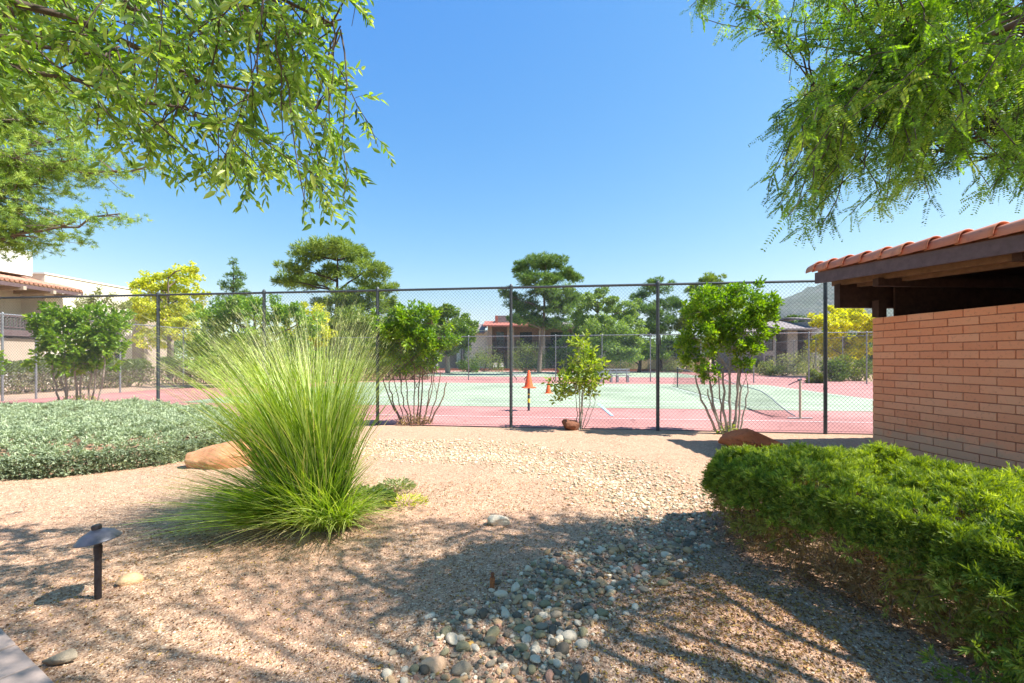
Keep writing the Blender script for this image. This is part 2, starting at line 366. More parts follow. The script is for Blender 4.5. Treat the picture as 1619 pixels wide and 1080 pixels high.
# near fence from measured post feet
FA=np.array([-21.,12.68]); FB=np.array([13.,8.15])
fd=(FB-FA)/np.linalg.norm(FB-FA)
def on_fence(px): # ray from the camera through column px meets the fence line
    k=(px-809.5)/F; t=(k*FA[1]-FA[0])/(fd[0]-k*fd[1]); return t
posts=[on_fence(x) for x in (250,597,808,1040,1305)]; st=posts[-1]-posts[-2]
posts=[posts[0]-8.2]+posts[:1]+[(posts[0]+posts[1])/2]+posts[1:]+[posts[-1]+3.2,posts[-1]+6.2]
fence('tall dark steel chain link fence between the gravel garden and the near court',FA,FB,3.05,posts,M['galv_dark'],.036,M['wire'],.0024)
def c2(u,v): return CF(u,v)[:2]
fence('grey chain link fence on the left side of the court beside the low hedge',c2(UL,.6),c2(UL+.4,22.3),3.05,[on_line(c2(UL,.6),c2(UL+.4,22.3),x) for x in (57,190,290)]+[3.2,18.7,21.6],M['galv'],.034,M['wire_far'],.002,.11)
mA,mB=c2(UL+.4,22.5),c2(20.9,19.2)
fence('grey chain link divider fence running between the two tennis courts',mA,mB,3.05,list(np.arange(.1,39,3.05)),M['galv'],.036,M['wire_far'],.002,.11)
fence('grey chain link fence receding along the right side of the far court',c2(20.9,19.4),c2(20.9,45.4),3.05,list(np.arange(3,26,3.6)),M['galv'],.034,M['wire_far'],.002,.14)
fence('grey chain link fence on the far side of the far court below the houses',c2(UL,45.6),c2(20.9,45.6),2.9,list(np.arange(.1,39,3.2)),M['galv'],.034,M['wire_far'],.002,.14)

# ------------------------------------------------------------ block building with tiled roof, right
Wa=np.array([-.0892,.996]); Wn=np.array([.996,.0892])
def W(d,s,z): p=Wn*d+Wa*s; return np.array([p[0],p[1],z])
WR=math.atan2(Wa[1],Wa[0])
D0=6.72; S1=7.09; ZT=2.185; NC=19; ch=ZT/NC
root=empty('block_building',W(D0,S1,0),'low building of salmon slump block under a clay tile roof at right','building')
m,nt,b=newmat('slump_block'); b.inputs['Roughness'].default_value=.93; b.inputs['Specular IOR Level'].default_value=.15
a=nt.nodes.new('ShaderNodeAttribute'); a.attribute_name='rnd'
base=ramp(nt,a.outputs['Fac'],[(0,(.84,.335,.175)),(.5,(.90,.375,.20)),(1,(.92,.43,.245))])
n1=N(nt,'ShaderNodeTexNoise',Scale=22.0,Detail=8.0,Roughness=.7); nt.links.new(geopos(nt),n1.inputs[0])
n2=N(nt,'ShaderNodeTexNoise',Scale=1.6,Detail=5.0); nt.links.new(geopos(nt),n2.inputs[0])
base=mixc(nt,ramp(nt,n1.outputs[0],[(.55,(0,0,0)),(.75,(.6,.6,.6))]),base,(.34,.13,.08))
base=mixc(nt,ramp(nt,n2.outputs[0],[(.5,(0,0,0)),(.7,(.35,.35,.35))]),base,(.82,.47,.28))
sz=nt.nodes.new('ShaderNodeSeparateXYZ'); nt.links.new(geopos(nt),sz.inputs[0]); n3=N(nt,'ShaderNodeTexNoise',Scale=5.0,Detail=6.0); nt.links.new(geopos(nt),n3.inputs[0])
ma=N(nt,'ShaderNodeMath',operation='MULTIPLY_ADD'); nt.links.new(n3.outputs[0],ma.inputs[0]); ma.inputs[1].default_value=-.55; nt.links.new(sz.outputs[2],ma.inputs[2])
base=mixc(nt,ramp(nt,ma.outputs[0],[(0,(.55,.55,.55)),(.12,(0,0,0))]),base,(.62,.40,.26))   # splashed dirt at the foot of the wall
nt.links.new(base,b.inputs['Base Color']); bump(nt,b,n1.outputs[0],.6,.010); M['block']=m
M['mortar']=plain('brown_mortar',(.42,.18,.11),.95,var=.2,scale=20,bmp=.3)
mb=MB(); BL=.405
def blockrow(mb,s0,s1,z,off):
    s=s1-off
    edges=[s1]
    while s>s0: edges.append(s); s-=BL
    for hi,lo in zip(edges[:-1],edges[1:]):
        if hi-lo<.03: continue
        L=hi-lo-.011; c=W(D0+.095+random.uniform(-.0025,.0025),(hi+lo)/2,z+ch/2+random.uniform(-.0015,.0015))
        mb.box(c,(L,.19,ch-.0125+random.uniform(-.002,.002)),WR+random.uniform(-.004,.004),rnd=random.random())
for k in range(NC): blockrow(mb,-1.5,S1,k*ch,BL if k%2 else BL*.5)
w=mb.build('wall',M['block'],root); bv=w.modifiers.new('b','BEVEL'); bv.width=.006; bv.segments=2
mb=MB(); mb.box(W(D0+.1,(S1-1.5)/2,ZT/2-.008),(S1+1.48,.178,ZT-.02),WR); 
mb.box(W(D0+2.3,S1-.1,ZT/2-.01),(.178,4.2,ZT-.02),WR); mb.build('mortar_core',M['mortar'],root)
mb=MB(); mb.box(W(D0+4.4,2.8,1.45),(8.4,.15,2.9),WR); mb.box(W(D0+2.4,-1.6,1.45),(.15,4.2,2.9),WR); mb.box(W(D0+2.35,S1-.1,2.56),(.03,4.1,.76),WR); mb.build('inner_wall_gap_panel',M['darkwood'],root)  # inner walls, plus a dark gable panel added to darken the roof gap
# rake edge, slopes slightly down towards the viewer
DE=5.93
def ze(s): return 2.985-.047*(7.40-s)
def beam(mb,d,s0,s1,zt,h,w_):
    # a board along the wall that follows the roof pitch
    a=[]; 
    for s in (s0,s1):
        for dd in (-w_/2,w_/2):
            for z in (zt(s)-h,zt(s)): a.append(W(d+dd,s,z))
    mb.add(a,np.array([[0,1,3,2],[4,6,7,5],[0,4,5,1],[2,3,7,6],[0,2,6,4],[1,5,7,3]]))
mb=MB(); beam(mb,DE+.03,-1.5,7.40,lambda s:ze(s),.185,.05); mb.build('fascia',M['fasciawood'],root)
mb=MB(); beam(mb,DE+.33,-1.5,7.36,lambda s:ze(s)-.06,.17,.09); beam(mb,DE+.62,-1.5,7.36,lambda s:ze(s)-.06,.20,.09)
mb.build('rafter',M['tanwood'],root)
mb=MB(); beam(mb,DE+2.6,-1.5,7.38,lambda s:ze(s)-.012,.03,5.1); mb.build('roof_deck',M['darkwood'],root)
mb=MB(); c=W(D0+.35,7.22,2.565); mb.box(c,(.12,1.75,.40),WR); mb.build('outrigger_beam',M['darkwood'],root)
mb=MB(); mb.box(W(D0+.06,7.02,2.33),(.13,.14,.28),WR); mb.build('bearing_post',M['darkwood'],root)
for sx in (6.4,4.6,2.8,1.0):
    mb=MB(); mb.box(W(D0+1.7,sx,2.66),(.1,4.6,.12),WR); mb.build('cross_beam',M['darkwood'],root)
m,nt,b=newmat('clay_tile'); b.inputs['Roughness'].default_value=.75
a=nt.nodes.new('ShaderNodeAttribute'); a.attribute_name='rnd'
base=ramp(nt,a.outputs['Fac'],[(0,(.52,.17,.085)),(.5,(.62,.22,.11)),(1,(.68,.29,.15))])
n1=N(nt,'ShaderNodeTexNoise',Scale=9.0,Detail=7.0); nt.links.new(geopos(nt),n1.inputs[0])
base=mixc(nt,ramp(nt,n1.outputs[0],[(.5,(0,0,0)),(.75,(.7,.7,.7))]),base,(.38,.13,.08)); nt.links.new(base,b.inputs['Base Color']); bump(nt,b,n1.outputs[0],.25,.01); M['clay']=m
def tile(mb,d,s_hi,L,r0,r1,zf,lift=0,n=12,th=.014):
    """half-barrel tile running along the wall direction; r1 at the near, exposed end"""
    V_=[]
    rj=random.uniform(-.004,.004)
    for s,r,dz in ((s_hi,r0,0),(s_hi-L*.86,r1,.018),(s_hi-L,r1+.004,.024)):
        for rr in (r,r-th):
            for k in range(n+1):
                t=math.pi*(1.08)*(k/n)-.04*math.pi
                V_.append(W(d+rj-math.cos(t)*rr,s,zf(s)+math.sin(t)*rr+dz+lift))
    F_=[]; m_=n+1
    for seg in (0,1):
        b0=seg*2*m_
        for k in range(n):
            F_.append([b0+k,b0+k+1,b0+2*m_+k+1,b0+2*m_+k]); F_.append([b0+m_+k,b0+3*m_+k,b0+3*m_+k+1,b0+m_+k+1])
    b0=4*m_
    for k in range(n): F_.append([b0+k,b0+k+1,b0+m_+k+1,b0+m_+k]); F_.append([k,m_+k,m_+k+1,k+1])
    mb.add(np.array(V_),np.array(F_),random.random())
edges=[7.53,7.38,7.08,6.76,6.43,6.10,5.77,5.41,5.03,4.66,4.28,3.9,3.52,3.14,2.76,2.38,2.0,1.6,1.2,.8,.4,0]
for k,(hi,lo) in enumerate(zip(edges[:-1],edges[1:])):
    mb=MB(); tile(mb,DE+.10,hi+.05,hi-lo+.06,.125,.150,ze,.03); t=mb.build('rake_tile',M['clay'],root,smooth=True)
mb=MB()
for q_ in range(1,14):
    for hi in np.arange(7.4,-1.2,-.36): tile(mb,DE+.09+q_*.31,hi+.05,.42,.085,.1,ze,-.03,8)
mb.build('field_tiles',M['clay'],root,smooth=True)
mb=MB(); beam(mb,DE+2.6,-1.5,7.42,lambda s:ze(s)+.03,.03,5.0); mb.build('roof_felt',M['tile_far'],root)
# ------------------------------------------------------------ foliage helpers
def leaves(mb,pos,dirn,L,Wd,fold=.25,rnd=None,simple=False,curl=0.15):
    """N leaves: base pos, pointing along dirn, random roll"""
    n=len(pos); d=unit(np.asarray(dirn,float)); L=np.broadcast_to(L,(n,)); Wd=np.broadcast_to(Wd,(n,))
    a=np.cross(d,rdir(n)); s=unit(a); up=np.cross(s,d)
    # prefer faces that look at the sky a little
    fl=np.where(up[:,2:3]<0,-1,1); up=up*fl
    L_=L[:,None]; W_=Wd[:,None]; r=rng.random(n) if rnd is None else rnd
    tip=pos+d*L_-up*L_*curl
    if simple:
        m=pos+d*L_*.45
        v=np.stack([pos,m+s*W_*.5,tip,m-s*W_*.5],1).reshape(-1,3)
        q=np.arange(n*4).reshape(n,4); mb.add(v,q,r); return
    m1=pos+d*L_*.3+up*W_*fold; m2=pos+d*L_*.68+up*W_*fold*.6-up*L_*curl*.4
    v=np.stack([pos,m1+s*W_*.5,m2+s*W_*.4,tip,m2-s*W_*.4,m1-s*W_*.5],1).reshape(-1,3)
    b0=np.arange(n)*6
    q=np.stack([np.stack([b0,b0+1,b0+2,b0+3],-1),np.stack([b0,b0+3,b0+4,b0+5],-1)],1).reshape(-1,4)
    mb.add(v,q,np.repeat(r,2))
def bez(a,b,c,n=7):
    t=np.linspace(0,1,n)[:,None]; a,b,c=map(np.asarray,(a,b,c)); return (1-t)**2*a+2*t*(1-t)*b+t*t*c
def limb(mb,a,b,r0,r1,sag=.1,n=7,sides=6,jit=.04):
    a=np.asarray(a,float); b=np.asarray(b,float); L=np.linalg.norm(b-a)
    c=(a+b)/2+rng.normal(size=3)*L*jit+np.array([0,0,sag*L]); p=bez(a,c,b,n)
    p[1:-1]+=rng.normal(size=(n-2,3))*L*.012
    mb.tube(p,np.linspace(r0,r1,n),sides); return p
def crown_tree(name,label,cat,base,clumps,mat,bark,n,ls,lw,tr=.15,group=None,pine=False,trunk_pts=None,puffs=14,depth=1.0,droop=.0,dens=1.0,multi=0):
    """clumps: (centre xyz, radius xyz). leaves gather in puffs on each clump; limbs run from the trunk to every clump"""
    base=np.array([base[0],base[1],0.0]); root=empty(name,base,label,cat,group)
    cl=[(np.array(c,float),np.array(r,float)) for c,r in clumps]
    top=max(c[2] for c,r in cl); cx=np.mean([c for c,r in cl],axis=0)
    tm=MB()
    if multi:
        stems=[]
    if trunk_pts is None:
        tp=np.array([cx[0]*.6+base[0]*.4,cx[1]*.6+base[1]*.4,top*.93]); trunk=bez(base,(base+tp)/2+rng.normal(size=3)*[.25,.25,0],tp,12)
    else: trunk=np.array(trunk_pts,float)
    tm.tube(trunk,np.linspace(tr,tr*.22,len(trunk)),9)
    mb=MB(); vol=np.array([np.prod(r)**(2/3) for c,r in cl]); vol/=vol.sum()
    for (c,r),w in zip(cl,vol):
        zt=c[2]-np.linalg.norm((c-trunk[0])[:2])*.35-(.1 if pine else .3)*r[2]
        k=int(np.argmin(abs(trunk[:,2]-max(zt,top*.22)))); 
        limb(tm,trunk[k],c,tr*.42,tr*.1,.04 if pine else .12,6,5)
        m=max(6,int(puffs*1.5*(.6+len(cl)*w*.5)))
        pc=c+rdir(m)*r*(rng.uniform(.4,1.15,(m,1)))
        pc[:,2]=np.maximum(pc[:,2],c[2]-r[2]*.75)
        pr=(np.prod(r)**(1/3))*rng.uniform(.15,.37,m)
        for k2 in range(min(m,7)): limb(tm,c,pc[k2],tr*.09,tr*.03,.05,4,3)
        nn=int(n*w*dens); ix=rng.integers(0,m,nn)
        o=rdir(nn)*(rng.random((nn,1))**.45)*pr[ix][:,None]*np.array([1.15,1.15,.75])
        p=pc[ix]+o
        if pine: dr=unit(o)+np.array([0,0,.55])+rdir(nn)*.5
        else: dr=unit(o)*.5+rdir(nn)*.8+np.array([0,0,-droop])
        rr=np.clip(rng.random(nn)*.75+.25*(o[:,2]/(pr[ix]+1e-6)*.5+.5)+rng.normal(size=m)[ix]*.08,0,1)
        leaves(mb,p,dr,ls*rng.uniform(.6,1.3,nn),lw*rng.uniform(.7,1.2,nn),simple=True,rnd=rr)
    tm.build('trunk',M[bark],root,smooth=True); mb.build('crown',M[mat],root)
    return root
def pxclumps(lst,Y,jit=1.0,flat=1.0):
    out=[]
    for (px,py,rx,ry) in lst:
        r=rx/F*Y; c=P(px,py,Y+random.uniform(-1,1)*r*jit); out.append((c,(r,r*.9,ry/F*Y*flat)))
    return out
def bgtree(name,label,Y,px,lst,mat,bark,n,ls,lw,tr,**k):
    return crown_tree(name,label,k.pop('cat','tree'),(P(px,HOR,Y)[0],Y),pxclumps(lst,Y),mat,bark,n,ls,lw,tr,**k)
gT='trees beyond the tennis courts'
# tall umbrella pine left of centre
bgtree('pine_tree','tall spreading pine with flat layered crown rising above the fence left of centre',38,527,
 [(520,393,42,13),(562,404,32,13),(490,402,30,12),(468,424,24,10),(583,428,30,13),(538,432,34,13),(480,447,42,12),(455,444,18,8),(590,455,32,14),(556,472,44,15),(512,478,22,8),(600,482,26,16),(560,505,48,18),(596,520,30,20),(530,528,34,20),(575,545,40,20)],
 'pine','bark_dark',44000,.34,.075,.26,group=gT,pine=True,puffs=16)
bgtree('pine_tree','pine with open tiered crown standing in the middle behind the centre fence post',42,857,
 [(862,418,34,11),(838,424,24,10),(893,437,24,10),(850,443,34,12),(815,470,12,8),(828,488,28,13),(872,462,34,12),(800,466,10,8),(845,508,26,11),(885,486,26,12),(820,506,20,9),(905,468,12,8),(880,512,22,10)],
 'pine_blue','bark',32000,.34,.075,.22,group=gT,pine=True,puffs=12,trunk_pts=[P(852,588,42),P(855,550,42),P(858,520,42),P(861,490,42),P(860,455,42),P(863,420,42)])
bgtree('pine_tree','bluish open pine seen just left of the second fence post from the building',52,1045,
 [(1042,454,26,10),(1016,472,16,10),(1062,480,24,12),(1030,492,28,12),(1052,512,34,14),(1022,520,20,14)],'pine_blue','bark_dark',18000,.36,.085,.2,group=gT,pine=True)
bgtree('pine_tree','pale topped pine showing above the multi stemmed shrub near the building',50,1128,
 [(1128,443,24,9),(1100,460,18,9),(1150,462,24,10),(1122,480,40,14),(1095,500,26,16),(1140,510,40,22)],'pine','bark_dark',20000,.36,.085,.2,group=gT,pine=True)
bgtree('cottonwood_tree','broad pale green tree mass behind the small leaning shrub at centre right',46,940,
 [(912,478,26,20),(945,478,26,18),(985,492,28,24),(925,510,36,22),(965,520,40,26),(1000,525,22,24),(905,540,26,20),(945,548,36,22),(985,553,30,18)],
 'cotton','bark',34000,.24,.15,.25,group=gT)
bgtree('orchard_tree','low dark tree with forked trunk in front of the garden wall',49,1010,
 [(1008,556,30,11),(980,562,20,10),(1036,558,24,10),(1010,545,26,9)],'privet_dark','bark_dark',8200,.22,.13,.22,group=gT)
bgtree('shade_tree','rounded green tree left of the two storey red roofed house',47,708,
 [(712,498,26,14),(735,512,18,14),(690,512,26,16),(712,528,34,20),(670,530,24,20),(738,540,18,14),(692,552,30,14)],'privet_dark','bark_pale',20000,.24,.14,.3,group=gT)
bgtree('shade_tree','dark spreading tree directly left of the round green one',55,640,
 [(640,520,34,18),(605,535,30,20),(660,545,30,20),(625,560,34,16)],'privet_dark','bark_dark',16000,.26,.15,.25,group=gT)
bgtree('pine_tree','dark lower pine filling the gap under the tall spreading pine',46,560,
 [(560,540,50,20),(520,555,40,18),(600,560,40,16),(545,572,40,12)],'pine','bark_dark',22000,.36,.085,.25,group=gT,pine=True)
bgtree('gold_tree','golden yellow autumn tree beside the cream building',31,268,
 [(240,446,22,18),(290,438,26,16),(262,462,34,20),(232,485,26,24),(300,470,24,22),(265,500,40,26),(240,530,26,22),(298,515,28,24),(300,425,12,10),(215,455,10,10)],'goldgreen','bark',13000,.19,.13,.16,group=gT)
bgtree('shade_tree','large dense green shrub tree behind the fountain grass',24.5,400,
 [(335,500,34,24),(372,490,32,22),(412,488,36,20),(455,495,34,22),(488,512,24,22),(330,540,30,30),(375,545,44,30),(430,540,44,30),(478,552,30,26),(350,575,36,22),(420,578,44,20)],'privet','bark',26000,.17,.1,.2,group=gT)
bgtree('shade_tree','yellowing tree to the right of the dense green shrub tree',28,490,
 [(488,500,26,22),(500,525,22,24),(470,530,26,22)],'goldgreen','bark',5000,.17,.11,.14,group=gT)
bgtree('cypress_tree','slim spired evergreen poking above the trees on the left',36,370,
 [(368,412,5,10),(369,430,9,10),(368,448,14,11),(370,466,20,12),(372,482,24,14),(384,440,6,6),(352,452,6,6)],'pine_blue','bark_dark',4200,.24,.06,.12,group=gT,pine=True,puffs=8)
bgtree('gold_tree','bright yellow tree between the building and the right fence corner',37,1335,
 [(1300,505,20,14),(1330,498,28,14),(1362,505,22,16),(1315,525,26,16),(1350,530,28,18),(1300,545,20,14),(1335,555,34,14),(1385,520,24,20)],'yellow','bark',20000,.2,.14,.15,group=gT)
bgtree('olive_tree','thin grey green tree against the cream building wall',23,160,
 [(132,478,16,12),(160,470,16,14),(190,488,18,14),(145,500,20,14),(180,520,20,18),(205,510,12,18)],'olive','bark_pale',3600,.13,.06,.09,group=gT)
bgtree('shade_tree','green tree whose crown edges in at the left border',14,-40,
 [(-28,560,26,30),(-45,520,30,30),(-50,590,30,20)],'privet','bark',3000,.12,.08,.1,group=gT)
for (px,y0,Y,w,h,lab,mt) in [(950,560,62,80,26,'dark green tree mass behind the cottonwood','dkgreen'),(1055,552,64,60,26,'dark green tree right of the cottonwood behind the arch','privet_dark'),(700,560,70,70,24,'dark tree behind the columned house','dkgreen'),(600,575,52,90,22,'low dark thicket behind the fountain grass tips','privet_dark'),(890,560,64,50,24,'dark tree just right of the middle pine trunk','dkgreen'),(1210,515,60,60,26,'dark tree crown behind the right hand house roof','dkgreen'),(1258,512,66,46,20,'second dark tree crown behind the right hand house roof','dkgreen'),(1080,548,58,40,24,'dark tree between the pines and the right hand house','dkgreen'),(795,555,70,70,26,'dark tree hidden behind the two storey house','dkgreen'),(1400,560,44,60,30,'dark tree behind the brick building','dkgreen')]:
    bgtree('shade_tree',lab,Y,px,[(px-w*.4,y0+4,w*.4,h*.6),(px+w*.1,y0-h*.2,w*.4,h*.6),(px+w*.45,y0+6,w*.35,h*.6),(px,y0+h*.6,w*.6,h*.6)],mt,'bark_dark',10000,.3,.18,.2,group=gT)
# near pine at the left edge: trunk stands outside the frame, long boughs reach in
def near_pine():
    Y=11.; base=np.array([-15.2,Y,0]); root=empty('pine_tree',base,'near pine with long sunlit boughs reaching in from the left edge','tree')
    tm=MB(); trunk=np.array([base+[0,0,z] + np.array([.25*math.sin(z*.5),.1*math.cos(z),0]) for z in np.linspace(0,13,14)]); tm.tube(trunk,np.linspace(.26,.06,14),10)
    mb=MB()
    boughs=[(190,338,11,.5),(120,350,10.6,.5),(40,372,10.8,.6),(60,330,11.4,.6),(185,270,11.2,.55),(240,262,11.6,.4),(130,250,10.8,.6),(70,290,11.4,.7),(110,215,11.0,.7),(50,240,10.4,.8),(80,180,11.5,.9),(30,190,10.8,.9),(120,150,11.6,.8),(60,120,11,.9),(20,300,10.5,.7),(100,80,11.4,.8),(-40,350,11,.7),(-20,260,10.4,.8),(-20,140,10.6,1),(160,190,12,.6),(20,60,11.2,1)]
    for px,py,YY,r in boughs:
        e=P(px,py,YY); z0=max(2.2,e[2]-.5); k=int(np.argmin(abs(trunk[:,2]-z0)))
        p=limb(tm,trunk[k],e,.06,.015,-.03,10,6,.03)
        # side shoots with needle tufts along the outer two thirds
        m=int(46*(r+.4)); t=rng.uniform(.35,1,m)
        pp=np.array([p[min(9,int(tt*9))]*(1-(tt*9%1))+p[min(9,int(tt*9)+1)]*(tt*9%1) for tt in t])
        ends=pp+np.column_stack([rng.normal(size=m)*.45,rng.normal(size=m)*.5,rng.normal(size=m)*.16+.04])*(.4+r)
        for a_,b_ in zip(pp,ends): limb(tm,a_,b_,.012,.004,.05,4,3)
        nt_=7; tc=np.repeat(ends,nt_,0)+rng.normal(size=(m*nt_,3))*[.13,.13,.06]
        nd=22; c=np.repeat(tc,nd,0); d=rdir(len(c))+np.array([0,0,.5])
        leaves(mb,c,d,rng.uniform(.07,.13,len(c)),.013,simple=True,rnd=np.clip(np.repeat(rng.random(len(tc)),nd)*.8+rng.random(len(c))*.2,0,1))
    tm.build('trunk',M['bark'],root,smooth=True); mb.build('crown',M['pine_near'],root)
near_pine()
# ------------------------------------------------------------ fence side shrubs with many stems
def stem_shrub(name,label,base,stems,clumps,mat,bark,n,ls,lw,group='shrubs along the court fence',skirt=None,stake=None):
    root=empty(name,base,label,'shrub',group); base=np.array(base,float)
    cl=[(np.array(c,float),np.array(r,float)) for c,r in clumps]
    for (x0,x1,z1,r) in stems:
        mb=MB(); a=base+np.array([x0,random.uniform(-.08,.08),-.03]); e=base+np.array([x1,random.uniform(-.15,.15),z1])
        c=np.array([x0+(x1-x0)*.75,0,z1*.4])+base; p=bez(a,c,e,9); p[1:-1]+=rng.normal(size=(7,3))*.012
        mb.tube(p,np.linspace(r,r*.55,9),7)
        for q_ in range(3):
            k=random.randint(5,8); tgt=cl[random.randrange(len(cl))]; t=tgt[0]+rdir(1)[0]*tgt[1]*.5
            if np.linalg.norm(t-p[k])<1.1: limb(mb,p[k],t,r*.4,.004,.05,5,4)
        mb.build('stem',M[bark],root,smooth=True)
    mb=MB(); tw=MB(); vol=np.array([np.prod(r)**(2/3) for c,r in cl]); vol/=vol.sum()
    for (c,r),w in zip(cl,vol):
        m=15; pc=c+rdir(m)*r*rng.uniform(.4,1.5,(m,1))
        for k in range(m):
            o=pc[k]; limb(tw,c,o,.006,.002,.05,4,3)
            nn=int(n*w/m); d=unit(o-c+np.array([0,0,.25])); L=np.mean(r)*.75
            t=rng.random(nn)[:,None]; sp=rng.normal(size=(nn,3))*L*.21*(1-.4*t)
            p=o+(t-.5)*d*L*.8+sp
            leaves(mb,p,unit(sp)*.8+d*.5+rdir(nn)*.5,ls*rng.uniform(.6,1.25,nn),lw*rng.uniform(.8,1.15,nn),rnd=np.clip(rng.random(nn)*.8+rng.normal()*.12+.15*t[:,0],0,1))
    tw.build('branches',M[bark],root); mb.build('crown',M[mat],root)
    if skirt:
        mb=MB(); w,h,k,mm=skirt; a=rng.random(k)*2*math.pi; r=np.sqrt(rng.random(k))*w
        p=base+np.column_stack([np.cos(a)*r,np.sin(a)*r*.7,rng.random(k)*h*(1-(r/w)**2*.6)])
        leaves(mb,p,rdir(k)+np.array([0,0,.5]),rng.uniform(.05,.13,k),.02,simple=True); mb.build('basal_growth',M[mm],root)
    return root
def shr(px,Y,lst): return [((lambda c:c)(P(x,y,Y+random.uniform(-.15,.15))),(rx/F*Y,max(.25,rx/F*Y*.9),ry/F*Y)) for x,y,rx,ry in lst]
b_=G(1150,686); Y=b_[1]
stem_shrub('multi_stem_shrub','tall green shrub on a fan of bare stems behind the red boulder',b_,
 [(-.12,-.62,1.15,.028),(-.08,-.38,1.3,.03),(0,-.42,.9,.022),(-.02,-.1,1.45,.03),(.04,.02,1.5,.032),(.1,.2,1.4,.03),(.14,.32,1.25,.024),(.2,.42,1.0,.02),(.06,.28,1.3,.02),(-.05,-.2,1.3,.02)],
 shr(1150,Y,[(1112,492,28,22),(1145,474,28,20),(1182,478,30,20),(1212,486,20,18),(1130,462,12,8),(1165,460,10,8),(1100,535,22,26),(1135,525,28,24),(1170,520,30,22),(1200,515,22,20),(1100,566,16,14),(1160,552,20,14),(1188,550,14,10),(1120,590,12,10),(1175,575,10,8)]),'privet','bark_pale',11500,.070,.04,skirt=(.22,.22,160,'privet_pale'))
b_=G(655,671); Y=b_[1]
stem_shrub('multi_stem_shrub','wide shrub with thin bare legs rising from a dry tuft, right of the fountain grass',b_,
 [(-.25,-.72,1.15,.02),(-.2,-.6,.95,.022),(-.1,-.35,1.3,.018),(-.05,-.2,1.35,.018),(.0,-.02,1.4,.018),(.06,.12,1.4,.02),(.1,.2,1.45,.022),(.18,.42,1.3,.018),(.25,.6,1.2,.017),(.3,.72,.95,.022),(.15,.5,1.35,.014),(-.15,-.5,1.4,.014)],
 shr(655,Y,[(620,512,22,18),(650,505,26,16),(682,512,24,18),(625,540,24,20),(660,535,28,20),(695,535,20,16),(640,565,24,16),(672,562,22,16),(605,550,14,16)]),'privet','twig',8000,.085,.042,skirt=(.42,.22,420,'drytwig'))
b_=G(915,679); Y=b_[1]
stem_shrub('leaning_shrub','small pale yellow green shrub leaning out of a crooked root at centre right',b_,
 [(.0,.05,.55,.035),(.02,.02,1.0,.016),(.03,.12,1.1,.012),(.05,.28,.9,.01),(.02,-.08,.95,.012),(.08,.38,.8,.008)],
 shr(915,Y,[(918,545,14,16),(912,572,22,16),(935,580,18,14),(900,600,20,16),(925,600,22,16),(893,622,18,14),(935,612,12,12)]),'privet_pale','bark_pale',1700,.10,.045)
b_=np.array([(125-809.5)/F*13.4,13.4,0]); Y=13.4
stem_shrub('multi_stem_shrub','bushy bright green shrub with pale stems at far left in front of the cream building',b_,
 [(-.5,-.75,1.6,.03),(-.3,-.4,1.8,.035),(-.1,-.1,2.0,.035),(.1,.05,1.9,.03),(.3,.5,1.7,.028),(.5,.85,1.9,.03),(.15,.35,1.5,.025),(-.2,-.6,1.4,.025)],
 shr(125,Y,[(90,512,24,18),(120,500,30,18),(150,510,30,20),(175,525,18,20),(80,540,24,22),(115,535,30,24),(150,545,26,22),(95,572,24,18),(140,575,22,18),(178,560,12,20),(62,512,10,10)]),'privet','bark_pale',6500,.12,.07,skirt=(.75,.45,900,'privet_pale'))
# ------------------------------------------------------------ low garden shrubs and hedges beyond the courts
def mound(name,label,c,r,mat,n,ls,lw,cat='shrub',group=None,bark='bark_dark',up=.5):
    root=empty(name,(c[0],c[1],0),label,cat,group); mb=MB(); c=np.array([c[0],c[1],0.]); r=np.array(r)
    m=max(10,int(n/90)); d=rdir(m); d[:,2]=abs(d[:,2]); pc=c+d*r*rng.uniform(.55,.95,(m,1))+[0,0,r[2]*.12]
    ix=rng.integers(0,m,n); o=rdir(n)*(rng.random((n,1))**.5)*np.mean(r)*.3
    p=pc[ix]+o; p[:,2]=np.maximum(p[:,2],.02)
    leaves(mb,p,unit(o)+np.array([0,0,up])+rdir(n)*.4,ls*rng.uniform(.6,1.3,n),lw,simple=True)
    tm=MB()
    for k in range(min(m,10)): limb(tm,c+[random.uniform(-.1,.1),random.uniform(-.1,.1),0],pc[k],.03,.008,.05,4,4)
    tm.build('stem',M[bark],root); mb.build('foliage',M[mat],root); return root
for lab,px,py,rx,h,mt in [('rounded olive bush in front of the two storey house left side',765,588,2.2,2.6,'shrub'),('rounded olive bush in front of the two storey house right side',830,589,2.2,3.0,'shrub'),
  ('small dark bush at the foot of the house, left of the olive bushes',742,589,1.3,1.8,'dkgreen'),('dark bush under the middle pine',880,590,2.4,2.6,'dkgreen'),
  ('wide sage green mounded shrub in front of the right hand house',1240,594,2.6,1.4,'sage'),('small dark green shrub left of the sage mound',1215,594,1.2,1.0,'shrub'),('taller straggly shrub beside the right hand house',1285,592,2.3,3.3,'sage'),
  ('small green bush by the right court corner post',1333,602,1.0,1.6,'shrub'),('dark rounded bush between the corner posts at right',1318,603,.9,1.3,'dkgreen'),('green bush beside the brick building at the court corner',1358,602,1.3,1.7,'shrub'),
  ('small shrub in the bed to the left of the right hand house',1198,590,1.0,1.1,'shrub'),('tiny shrub at the court edge near the right hand house',1288,606,.6,.9,'shrub'),
  ('low bush below the bluish pine',1075,589,1.6,1.6,'sage'),('low dark bush behind the grey benches',965,586,4.0,1.6,'dkgreen')]:
    g=G(px,py); mound('garden_shrub',lab,g,(rx,rx*.8,h),mt,int(900+400*rx*h**.5),.17,.08,group='garden shrubs beyond the courts')
